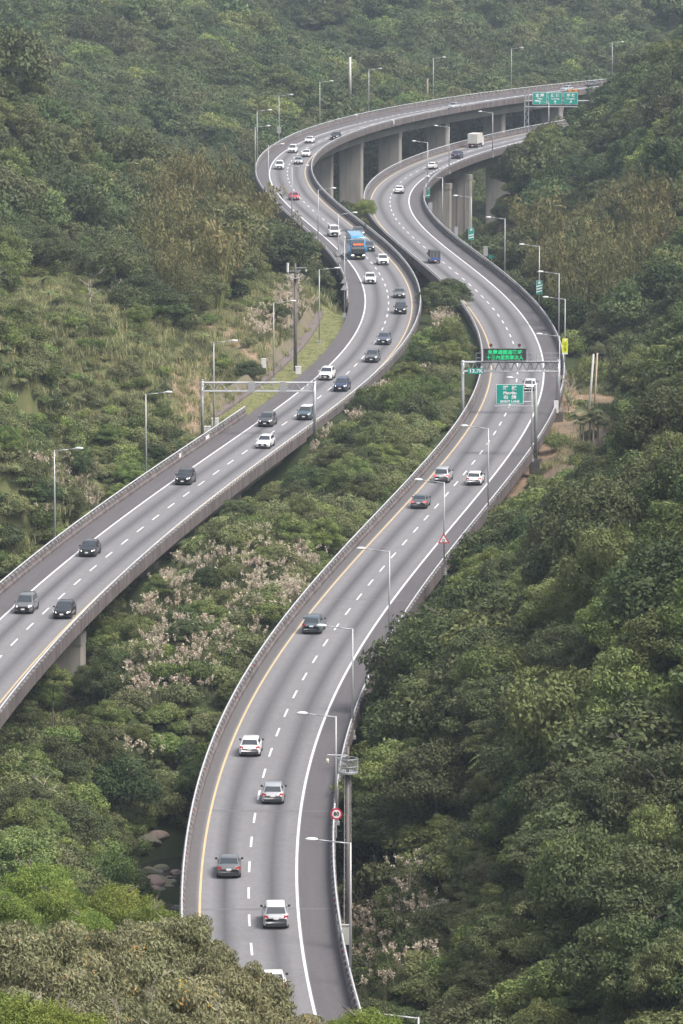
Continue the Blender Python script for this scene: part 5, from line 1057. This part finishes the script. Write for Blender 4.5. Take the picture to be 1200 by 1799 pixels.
for i, a in enumerate([(60,1600,222,6.0,'tan','tan-leaved tree at the left margin of the foreground'),(185,1612,228,5.0,'tan','tan-leaved tree between the two bright green foreground trees'),(290,1590,230,5.4,'tan','tallest tan-leaved tree, crown reaching the yellow edge line'),(395,1655,226,5.2,'tan','tan-leaved tree covering the near lane of the right road'),(120,1660,210,6.0,'tan','tan-leaved tree behind the lowest bright green tree'),(240,1665,212,6.0,'tan','tan-leaved tree with bare twigs in the middle foreground'),(365,1690,212,5.8,'tan','tan-leaved tree left of the half-hidden white car'),(448,1728,214,5.0,'tan','tan-leaved tree hiding the white car at the bottom'),(540,1776,212,3.6,'tan','rightmost tan-leaved foreground tree'),(20,1720,200,5.0,'tan','tan-leaved tree above the lower left corner'),(180,1735,200,5.4,'tan','tan-leaved tree low in the foreground, left of centre'),(300,1745,198,5.6,'tan','tan-leaved tree low in the foreground beneath the bare twigs'),(420,1775,200,5.0,'tan','lowest tan-leaved tree near the bottom edge'),
    (60,1500,315,4.8,'b','bright green feathery tree at the left margin behind the tan trees'),(100,1545,312,4.0,'b','bright green feathery tree just right of the leftmost one'),(215,1538,318,4.6,'b','bright green feathery tree in front of the dark gully'),(265,1575,316,3.6,'b','bright green feathery tree pointing towards the stream'),(150,1590,300,3.4,'b','small bright green tree above the tan foliage'),(15,1560,300,3.6,'b','bright green tree cut by the left margin'),(25,1722,180,3.8,'b','bright green tree in the lower left corner'),(110,1748,178,3.2,'b','rounded bright green tree at the bottom left'),(640,1758,196,2.8,'b','rounded bright green treetop at the bottom centre'),(590,1785,198,1.6,'b','small bright green treetop left of the bottom centre one')]):
    ftree(a[0], a[1], a[2], a[3], a[4], i, a[5])
for i, (px, py, Y, s) in enumerate([(205,1735,197,.22),(265,1715,205,.24),(385,1730,198,.22)]):
    p = atY(px, py, Y); o = link('bare_branch', DEAD[i % 2], None, (p.x, p.y, p.z - 1.2)); o.scale = (s * .8, s * .8, s); o.rotation_euler = (0, 0, i); tag(o, ('left', 'middle', 'right')[i] + ' pale bare branches poking out of the tan foreground foliage', 'bare branches', 'bare branches in the foreground')
# ------------------------------------------------------------ vehicles
M_GLASS = mat('car_glass', (.035, .042, .05), .12, spec=.8); M_TYRE = mat('tyre', (.02, .02, .02), .85); M_RIM = mat('rim', (.42, .42, .43), .35, .6); M_TRIM = mat('black_trim', (.025, .025, .027), .55)
M_HL = mat('headlight_glass', (.75, .75, .78), .15, emit=(1, 1, 1), es=.25); M_HLL = mat('headlight_lit', (.9, .9, .9), .15, emit=(1, .98, .94), es=1.6); M_TL = mat('taillight', (.42, .02, .02), .25); M_TLL = mat('taillight_lit', (.7, .05, .06), .25, emit=(1, .10, .10), es=.8); M_PLATE = mat('plate_white', (.75, .75, .75), .5); M_GRILLE = mat('grille', (.02, .02, .022), .4); M_CHROME = mat('chrome', (.6, .6, .6), .25, .8)
PAINT = {}
def paint(name, c, metal=.0):
    if name not in PAINT: PAINT[name] = mat('paint_' + name, c, .28, metal, .5, coat=.6)
    return PAINT[name]
PC = dict(white=(.78, .78, .78), silver=(.46, .47, .49), grey=(.17, .175, .18), darkgrey=(.075, .075, .082), black=(.018, .018, .02), navy=(.03, .045, .10), slate=(.07, .095, .12), red=(.42, .035, .05), bluegrey=(.085, .10, .135), steel=(.13, .14, .15))
KIND = {  # L, W, H, hood z, belt z, deck z, cowl y, roof-front y, roof-rear y, rear-base y
 'sedan': (4.6, 1.82, 1.46, .92, .96, 1.02, .95, .25, -.95, -1.65),
 'hatch': (4.3, 1.80, 1.52, .95, .99, 1.02, .98, .35, -1.55, -2.02),
 'suv':   (4.55, 1.86, 1.68, 1.06, 1.10, 1.12, 1.05, .40, -1.75, -2.15),
 'mpv':   (4.75, 1.86, 1.74, 1.04, 1.06, 1.08, 1.35, .60, -2.0, -2.28),
 'van':   (4.9, 1.90, 1.98, 1.18, 1.20, 1.20, 1.75, 1.10, -2.25, -2.38),
 'wagon': (4.6, 1.78, 1.50, .92, .96, .98, .98, .30, -1.8, -2.18)}
def lerp3(a, b, t): return tuple(a[i] + (b[i] - a[i]) * t for i in range(3))
def inset_quad(q, l_, r_, b_, t_, out):
    """q = bottom-left, bottom-right, top-right, top-left; fractions inwards; pushed out along its normal"""
    A = lambda u, v: Vector(lerp3(lerp3(q[0], q[1], u), lerp3(q[3], q[2], u), v)); n = (A(1, 0) - A(0, 0)).cross(A(0, 1) - A(0, 0)).normalized() * out
    return [tuple(A(u, v) + n) for u, v in ((l_, b_), (1 - r_, b_), (1 - r_, 1 - t_), (l_, 1 - t_))]
CM = {}
def car_parts(kind):
    if kind in CM: return CM[kind]
    L, W, Hh, hz, bz, dz, yc, yf, yr, yb = KIND[kind]; w = W / 2; h2 = L / 2; P = {}
    st = [(h2, w * .70, .42, hz - .36, hz - .34), (h2 - .07, w * .90, .26, hz - .20, hz - .16), (h2 - .28, w * .97, .22, hz - .10, hz - .05), (h2 - .8, w, .22, hz - .05, hz), (yc, w, .22, bz - .03, bz + .03), (0, w, .22, bz, bz + .03), (yr, w, .22, bz + .01, bz + .04), (yb, w * .99, .24, dz - .04, dz + .01), (-h2 + .12, w * .95, .28, dz - .10, dz - .04), (-h2, w * .84, .40, dz - .34, dz - .30)]
    m = MB(); n = 12
    for y, ww, z0, zs, zt in st:
        m.v += [(-ww * .9, y, z0), (-ww, y, z0 + .14), (-ww * 1.0, y, (z0 + zs) * .52), (-ww * .985, y, zs - .10), (-ww * .93, y, zs), (-ww * .5, y, zt), (ww * .5, y, zt), (ww * .93, y, zs), (ww * .985, y, zs - .10), (ww, y, (z0 + zs) * .52), (ww, y, z0 + .14), (ww * .9, y, z0)]
    for i in range(len(st) - 1):
        for k in range(n): m.f.append((i*n+k, i*n+(k+1)%n, (i+1)*n+(k+1)%n, (i+1)*n+k)); m.mi.append(0)
    m.f.append(tuple(range(n))); m.mi.append(0); m.f.append(tuple(range((len(st)-1)*n, len(st)*n))[::-1]); m.mi.append(0)
    # greenhouse with rounded roof
    bw, tw = w * .90, w * .73; zb, zt = bz - .02, Hh - .07
    b0, b1, t0, t1 = (yc, bw), (yb, bw * .97), (yf, tw), (yr, tw * .98)
    q = len(m.v); m.v += [(-b0[1], b0[0], zb), (b0[1], b0[0], zb), (b1[1], b1[0], zb), (-b1[1], b1[0], zb), (-t0[1], t0[0], zt), (t0[1], t0[0], zt), (t1[1], t1[0], zt), (-t1[1], t1[0], zt)]
    ym = (yf + yr) / 2
    m.v += [(-tw * .86, yf - .12, Hh - .02), (tw * .86, yf - .12, Hh - .02), (tw * .84, yr + .1, Hh - .02), (-tw * .84, yr + .1, Hh - .02), (-tw * .7, ym, Hh), (tw * .7, ym, Hh)]
    for f in ((0,1,5,4), (1,2,6,5), (2,3,7,6), (3,0,4,7), (4,5,9,8), (5,6,10,9), (6,7,11,10), (7,4,8,11), (8,9,13,12), (12,13,10,11), (8,12,11), (9,10,13)): m.f.append(tuple(q + i for i in f)); m.mi.append(0)
    P['body'] = m
    V = m.v[q:]
    fr = [V[1], V[0], V[4], V[5]]; rr = [V[3], V[2], V[6], V[7]]; rs = [V[2], V[1], V[5], V[6]]; ls = [V[0], V[3], V[7], V[4]]
    P['windshield'] = MB().poly(inset_quad(fr, .05, .05, .06, .05, .012)); P['rear_window'] = MB().poly(inset_quad(rr, .055, .055, .10, .10, .012))
    for nm, qd in (('r', rs), ('l', ls)):
        mm = MB(); a, b_ = (.06, .52) if nm == 'l' else (.12, .48)
        mm.poly(inset_quad(qd, .07, .52, .10, .12, .012)); mm.poly(inset_quad(qd, .51, .07, .10, .12, .012)); P['side_window_' + nm] = mm
    P['roof'] = MB().add([V[4], V[5], V[6], V[7]] + [tuple(Vector(v) + Vector((0, 0, .012))) for v in V[8:14]], [(0,1,5,4),(1,2,6,5),(2,3,7,6),(3,0,4,7),(4,5,9,8),(8,9,6,7),(4,8,7),(5,6,9)])
    fz = hz - .22
    for s, nm in ((-1, 'l'), (1, 'r')):
        P['headlight_' + nm] = MB().add([(s*w*.58, h2+.005, fz-.10), (s*w*.90, h2-.10, fz-.05), (s*w*.965, h2-.34, fz+.10), (s*w*.62, h2-.05, fz+.035), (s*w*.60, h2-.2, fz-.02), (s*w*.9, h2-.3, fz-.02)], [(0,1,3), (1,2,3), (0,3,4), (1,2,5), (2,3,4,5), (0,1,5,4)])
        tz = dz - .22; P['taillight_' + nm] = MB().add([(s*w*.56, -h2-.012, tz-.08), (s*w*.93, -h2+.08, tz-.13), (s*w*.99, -h2+.30, tz+.06), (s*w*.62, -h2+.02, tz+.09), (s*w*.95, -h2+.10, tz+.15), (s*w*.6, -h2+.25, tz), (s*w*.88, -h2+.32, tz)], [(0,1,4,3), (1,2,4), (0,3,5), (3,4,2,6,5), (0,1,2,6,5)])
        P['mirror_' + nm] = MB().box(*sorted((s*(w-.02), s*(w+.17))), yc-.42, yc-.30, bz-.02, bz+.13)
    P['grille'] = MB().prism([(-w*.52, hz-.44), (w*.52, hz-.44), (w*.56, hz-.26), (-w*.56, hz-.26)], 'y', h2-.05, h2+.02).prism([(-w*.6, .30), (w*.6, .30), (w*.5, .42), (-w*.5, .42)], 'y', h2-.08, h2+.012)
    P['bumper'] = MB().prism([(-w*.84, .24), (w*.84, .24), (w*.80, .47), (-w*.80, .47)], 'y', -h2-.035, -h2+.2).box(-w*.98, w*.98, -h2+.3, h2-.3, .17, .235)
    P['plate_f'] = MB().box(-.19, .19, h2+.022, h2+.035, .44, .58); P['plate_r'] = MB().box(-.19, .19, -h2-.03, -h2+.1, dz-.38, dz-.24)
    P['arch'] = MB()
    for y in (h2 - .88, -h2 + .85):
        for s in (-1, 1): P['arch'].tube((s*(w-.25), y, .36), (s*(w+.004), y, .36), .40, .40, 16)
    P['tyre'] = MB().tube((-.11, 0, 0), (.11, 0, 0), .335, .335, 18); P['rim'] = MB().tube((-.118, 0, 0), (.118, 0, 0), .21, .21, 12)
    CM[kind] = (P, {}); return CM[kind]
def part(kind, key, M, smooth=False):
    P, cache = car_parts(kind); k = (key, M.name)
    if k not in cache: cache[k] = P[key].mesh(key.split('_')[0] if key[-2:] in ('_l', '_r', '_f') else key, M, smooth)
    return cache[k]
NAMES = dict(side_window_l='side_window', side_window_r='side_window', headlight_l='headlight', headlight_r='headlight', taillight_l='taillight', taillight_r='taillight', mirror_l='wing_mirror', mirror_r='wing_mirror', plate_f='licence_plate', plate_r='licence_plate', arch='wheel_arch')
def car(px, py, kind, col, rd, facing, lab, cat, lit=False, roof=None, name=None, rails=False, zoff=0):
    L, W = KIND[kind][:2]; P0 = at(px, py, .15); S, off = rd.near(P0.x, P0.y); d = rd.dir(S); c = P0 + d * (L / 2); dd = d * facing; rz = -math.atan2(dd.x, dd.y)
    rt = empty(name or {'sedan': 'sedan_car', 'hatch': 'hatchback_car', 'suv': 'suv_car', 'mpv': 'minivan_car', 'van': 'van', 'wagon': 'estate_car'}[kind], (c.x, c.y, .014), rz, label=lab, cat=cat, group='vehicles driving on the left road' if rd is LC else 'vehicles driving on the right road')
    pt = paint(col, PC[col], .35 if col in ('silver', 'grey', 'steel') else 0)
    b = link('body', part(kind, 'body', pt, True), rt)
    for k in ('windshield', 'rear_window', 'side_window_l', 'side_window_r'): link(NAMES.get(k, k), part(kind, k, M_GLASS), rt)
    for k in ('headlight_l', 'headlight_r'): link('headlight', part(kind, k, M_HLL if (lit and facing < 0) else M_HL), rt)
    for k in ('taillight_l', 'taillight_r'): link('taillight', part(kind, k, M_TLL if (lit and facing > 0) else M_TL), rt)
    for k in ('mirror_l', 'mirror_r'): link('wing_mirror', part(kind, k, pt if facing < 0 else M_TRIM), rt)
    link('grille', part(kind, 'grille', M_GRILLE), rt); link('bumper', part(kind, 'bumper', M_TRIM), rt); link('licence_plate', part(kind, 'plate_f', M_PLATE), rt); link('licence_plate', part(kind, 'plate_r', M_PLATE), rt); link('wheel_arch', part(kind, 'arch', M_TRIM), rt)
    if roof: link('roof', part(kind, 'roof', paint(roof, PC[roof]) if roof != 'glass' else M_GLASS), rt)
    if rails:
        K = KIND[kind]; m = MB()
        for s in (-1, 1): m.tube((s * W * .36, K[7] - .1, K[2] + .03), (s * W * .36, K[8] + .1, K[2] + .03), .025, .025, 5)
        m.build('roof_rail', M_CHROME, rt)
    for y in (L / 2 - .88, -L / 2 + .85):
        for s in (-1, 1):
            wh = empty('wheel', (0, 0, 0)); wh.parent = rt; wh.location = (s * (W / 2 - .115), y, .335); link('tyre', part(kind, 'tyre', M_TYRE), wh); link('rim', part(kind, 'rim', M_RIM), wh)
            del_keys = [k for k in ('label', 'category', 'group') if k in wh]
            for k in del_keys: del wh[k]
    return rt
CARS = [
 (40,1077,'mpv','grey',LC,-1,'grey minivan nearest the left margin, in the outer lane','car',1),(108,1086,'hatch','black',LC,-1,'black hatchback in the inner lane at the bottom of the left road','car',1),(152,977,'hatch','black',LC,-1,'black hatchback alone below the nearest lamp of the left road','car',1),(320,851,'suv','black',LC,-1,'black SUV on the white edge line before the expansion joint','car',1),
 (461,787,'wagon','white',LC,-1,'white estate car just past the empty gantry in the middle','car',0),(465,749,'suv','darkgrey',LC,-1,'dark grey SUV beneath the empty gantry by the edge line','car',1),(533,737,'suv','slate',LC,-1,'slate blue SUV with white roof beside the right gantry post','car',0,'white'),(571,667,'suv','white',LC,-1,'white SUV on the edge line near the grass strip end','car',0),(597,687,'suv','navy',LC,-1,'navy blue SUV just behind the gantry, paired with a white one','car',1),
 (652,636,'suv','steel',LC,-1,'steel grey SUV near the reeds where the left road straightens','car',0),(673,605,'suv','bluegrey',LC,-1,'blue-grey SUV following the steel grey one','car',1,None),(703,551,'mpv','black',LC,-1,'black minivan on the inner side of the left road bend','car',1),(702,523,'sedan','grey',LC,-1,'grey sedan right behind the black minivan','car',0),(651,498,'suv','white',LC,-1,'white SUV with dark grille below the blue bus','car',0),(674,465,'suv','white',LC,-1,'white SUV with wide black grille right below the bus','car',0),
 (650,441,'suv','slate',LC,-1,'dark slate SUV half hidden by the blue bus','car',1),(632,415.6,'suv','grey',LC,-1,'grey SUV just above the blue bus','car',1),(588.5,415.5,'van','white',LC,-1,'white van left above the blue bus','van',0),(518,351,'sedan','red',LC,-1,'red sedan, the only red vehicle on the road','car',0),
 (491,297,'mpv','white',LC,-1,'white minivan lowest in the cluster at the tight bend','car',0),(524,288,'sedan','silver',LC,-1,'silver sedan in the cluster, beside the yellow edge line','car',1),(537,275,'sedan','white',LC,-1,'white sedan just above the silver one in the cluster','car',0),(513,268,'mpv','white',LC,-1,'white minivan on the edge line in the cluster','car',0),(542,251,'sedan','white',LC,-1,'topmost white sedan of the cluster at the tight bend','car',0),(587,245,'suv','black',LC,-1,'black SUV leading out onto the far viaduct','car',1),
 (792,190.5,'sedan','silver',LC,-1,'lone silver sedan in the middle of the far viaduct','car',0),(989,160,'sedan','silver',LC,-1,'silver sedan above the green overhead signs','car',0),(1034,151.5,'sedan','darkgrey',LC,-1,'dark sedan right of the green overhead signs on the far viaduct','car',0),(1070,150,'wagon','silver',LC,-1,'silver car at the far end, half hidden by the dark slope','car',0),
 (485,1630,'suv','silver',RC,1,'silver SUV with white roof nearest on the right road','car',0,'white'),(402,1541,'sedan','grey',RC,1,'grey sedan beside the yellow line near the foreground trees','car',0),(479,1411,'hatch','silver',RC,1,'silver hatchback with black bumper level with the 80 sign','car',0),(438.5,1327.5,'hatch','white',RC,1,'white hatchback beside the yellow line in the lower right road','car',0),(547,1112.5,'suv','slate',RC,1,'dark SUV with silver roof rails on the yellow line','car',0,None),(735,892.5,'sedan','steel',RC,1,'steel grey sedan on the yellow line with lit tail lamps','car',1),(775,847,'mpv','silver',RC,1,'silver minivan braking with red lights on the right road','car',1),(832,851.5,'hatch','white',RC,1,'white hatchback in the outer lane beside the silver minivan','car',0),
 (931,688,'suv','white',RC,1,'white SUV partly behind the green lane sign','car',0),(701,339.5,'sedan','white',RC,1,'white sedan on the tight bend of the right viaduct','car',0),(757,297,'sedan','white',RC,1,'white sedan passing the first lamp of the far right viaduct','car',0),(800,278,'suv','navy',RC,1,'dark SUV following the white box truck','car',0),(946,241,'van','white',RC,1,'white minivan before the dark slope on the far right viaduct','van',0),(482,1749,'sedan','white',RC,1,'white sedan half hidden by the tan foreground tree','car',0)]
for c in CARS: car(*c[:8], lit=bool(c[8]), roof=c[9] if len(c) > 9 else None, rails='roof rails' in c[6])
def place(px, py, L, rd, facing, name, lab, cat):
    P0 = at(px, py, .15); S, off = rd.near(P0.x, P0.y); d = rd.dir(S); c = P0 + d * (L / 2); dd = d * facing
    return empty(name, (c.x, c.y, .014), -math.atan2(dd.x, dd.y), label=lab, cat=cat, group='vehicles driving on the left road' if rd is LC else 'vehicles driving on the right road')
def wheels(rt, pos, r=.5, wd=.28):
    for x_, y_ in pos:
        wh = empty('wheel', (0, 0, 0)); wh.parent = rt; wh.location = (x_, y_, r); MB().tube((-wd/2, 0, 0), (wd/2, 0, 0), r, r, 18).build('tyre', M_TYRE, wh); MB().tube((-wd/2-.008, 0, 0), (wd/2+.008, 0, 0), r*.55, r*.55, 12).build('rim', M_RIM, wh)
# coach
bus = place(629.5, 455.5, 12.0, LC, -1, 'bus', 'tall sky blue coach with orange lit destination display', 'bus')
M_BB = paint('bus_blue', (.055, .30, .62)); M_BB2 = paint('bus_pale', (.20, .46, .72)); M_BG = mat('bus_side_glass', (.10, .14, .17), .2, spec=.7)
bw, bl, bh = 1.25, 6.0, 3.95
def rr(y, w_, z0, z1, c=.18): return [(-w_, y, z0), (-w_, y, z1 - c), (-w_ + c, y, z1), (w_ - c, y, z1), (w_, y, z1 - c), (w_, y, z0)]
m = MB(); S_ = [(6.0, bw * .95, .42, 1.5), (5.98, bw, .38, 1.9), (5.72, bw, .35, 2.2), (5.62, bw, .35, 3.5), (5.3, bw, .35, 3.9), (4.6, bw, .35, bh), (-5.7, bw, .35, bh), (-6.0, bw * .97, .4, bh - .25)]
for s_ in S_: m.v += rr(*s_)
for i in range(len(S_) - 1):
    for k in range(6): m.f.append((i*6+k, i*6+(k+1)%6, (i+1)*6+(k+1)%6, (i+1)*6+k)); m.mi.append(0)
m.f.append(tuple(range(6))); m.f.append(tuple(range(42, 48))[::-1]); m.mi += [0, 0]; m.build('body', M_BB, bus, True)
MB().box(-bw * .86, bw * .86, -5.6, 4.9, bh - .02, bh + .045).build('roof', M_BB2, bus)
MB().prism([(6.035, 1.08), (6.02, 1.86), (5.80, 2.22), (5.6, 2.22), (5.9, 1.08)], 'x', -1.14, 1.14).build('windshield', mat('coach_glass', (.03, .035, .035), .15, spec=.8), bus)
uw = MB().prism([(5.79, 2.32), (5.70, 3.40), (5.50, 3.66), (5.3, 3.66), (5.6, 2.32)], 'x', -1.06, 1.06).build('upper_windshield', M_BG, bus)
MB().box(-.98, .98, 5.72, 5.83, 2.38, 2.84).build('destination_display', M_HOUS, bus)
M_LO = mat('led_orange', (.6, .12, .04), .5, emit=(1., .25, .10), es=1.4); rg = random.Random(3); m = MB()
for k in range(9):
    x0 = -.9 + k * .2
    for j in range(4): z0 = 2.46 + j * .09; a = rg.uniform(0, .06); m.box(x0 + a, x0 + rg.uniform(.1, .17), 5.832, 5.845, z0, z0 + .06)
m.build('display_pattern', M_LO, bus)
for s in (-1, 1):
    MB().box(*sorted((s*1.252, s*1.262)), -5.5, 5.0, 2.25, 3.3).build('side_window', M_BG, bus); MB().prism([(s*.70, .72), (s*1.12, .72), (s*1.12, .95), (s*.74, .90)], 'y', 5.97, 6.02).build('headlight', M_HLL, bus)
    MB().tube((s*1.2, 5.8, 2.25), (s*1.42, 6.1, 2.2), .03, .03, 5).box(*sorted((s*1.34, s*1.52)), 6.02, 6.14, 1.55, 2.2).build('wing_mirror', M_BB, bus); MB().prism([(s*.8, -0), (s*.8, .0)], 'y', 0, 0) if 0 else None
MB().box(-bw*.9, bw*.9, 5.9, 6.012, .36, .55).build('bumper', M_TRIM, bus); MB().box(-.25, .25, 6.012, 6.03, .5, .64).build('licence_plate', mat('plate_yellow', (.6, .55, .15), .5), bus)
wheels(bus, [(s*1.1, y) for s in (-1, 1) for y in (4.0, -3.2)])
# small blue truck with grey canvas box
tr = place(765, 462, 4.8, RC, 1, 'canvas_truck', 'small blue truck with a dark grey canvas box on the right bend', 'truck'); M_TB = paint('truck_blue', (.03, .09, .32)); M_CV = mat('canvas_grey', (.065, .07, .07), .85, noise=(2, .5, (.1, .1, .1)))
MB().prism([(2.4, .35), (2.4, 1.05), (2.1, 1.75), (1.2, 1.8), (1.1, .35)], 'x', -.82, .82).build('cab', M_TB, tr); MB().prism([(2.41, 1.08), (2.16, 1.66), (2.1, 1.66), (2.3, 1.08)], 'x', -.7, .7).build('windshield', M_GLASS, tr)
MB().box(-.86, .86, -2.4, 1.05, .62, .98).build('cargo_bed', M_TB, tr); MB().box(-.84, .84, -2.36, 1.0, .985, 2.1).box(-.8, .8, -2.3, .95, 2.1, 2.16).build('canvas_box', M_CV, tr)
m = MB()
for x_ in (-.85, -.28, .28, .85): m.box(x_ - .02, x_ + .02, -2.385, -2.362, .99, 2.1)
m.build('frame', M_GALV, tr); MB().box(-.8, .8, -2.2, 2.2, .38, .60).box(-.8, .8, -2.42, -2.38, .45, .62).build('chassis', M_TRIM, tr); MB().box(-.17, .17, -2.45, -2.43, .45, .58).build('licence_plate', M_PLATE, tr)
for s in (-1, 1): MB().box(*sorted((s*.5, s*.8)), -2.44, -2.42, .48, .6).build('taillight', M_TL, tr); MB().box(*sorted((s*.85, s*1.02)), 2.0, 2.1, 1.2, 1.5).build('wing_mirror', M_TRIM, tr)
wheels(tr, [(s*.72, y) for s in (-1, 1) for y in (1.7, -1.5)], .32, .2)
# white box truck
bt = place(830, 259, 6.2, RC, 1, 'box_truck', 'white box truck with double rear doors on the far right viaduct', 'truck')
MB().prism([(3.1, .4), (3.1, 1.2), (2.85, 2.15), (1.7, 2.2), (1.7, .4)], 'x', -.98, .98).build('cab', paint('white', PC['white']), bt); MB().prism([(3.12, 1.25), (2.9, 2.05), (2.8, 2.05), (3.0, 1.25)], 'x', -.85, .85).build('windshield', M_GLASS, bt)
bx = MB().box(-1.1, 1.1, -3.1, 1.6, .95, 3.05).build('cargo_box', mat('box_cream', (.56, .545, .50), .5, noise=(.8, .5, (.45, .43, .39))), bt); MB().box(-1.02, -.02, -3.13, -3.102, 1.05, 2.95).box(.02, 1.02, -3.13, -3.102, 1.05, 2.95).build('rear_door', mat('box_door', (.50, .49, .45), .5), bx)
m = MB()
for x_ in (-.95, -.06, .06, .95): m.tube((x_, -3.15, 1.0), (x_, -3.15, 3.0), .025, .025, 5)
m.build('lock_bar', M_GALV, bx); MB().box(-.95, .95, -3.0, 2.9, .45, .93).box(-.95, .95, -3.14, -3.0, .5, .68).build('chassis', M_TRIM, bt); MB().box(-.2, .2, -3.17, -3.145, .5, .64).build('licence_plate', M_PLATE, bt)
for s in (-1, 1): MB().box(*sorted((s*.6, s*.92)), -3.17, -3.145, .52, .66).build('taillight', M_TL, bt)
wheels(bt, [(s*.85, y) for s in (-1, 1) for y in (2.2, -1.8)], .4, .24)

# ------------------------------------------------------------ haze: the valley air
HZ = MB().box(-262, 262, -30, 2345, -30, 130).build('haze', None); HZ.data.materials.clear()
hm = bpy.data.materials.new('haze'); hm.use_nodes = True; n = hm.node_tree.nodes; n.remove(n['Principled BSDF']); v = n.new('ShaderNodeVolumePrincipled'); v.inputs['Color'].default_value = (.74, .86, 1.0, 1); v.inputs['Density'].default_value = .00010; v.inputs['Anisotropy'].default_value = .2
hm.node_tree.links.new(v.outputs[0], n['Material Output'].inputs['Volume']); HZ.data.materials.append(hm); tag(HZ, 'thin pale haze filling the valley', 'haze', kind='stuff')
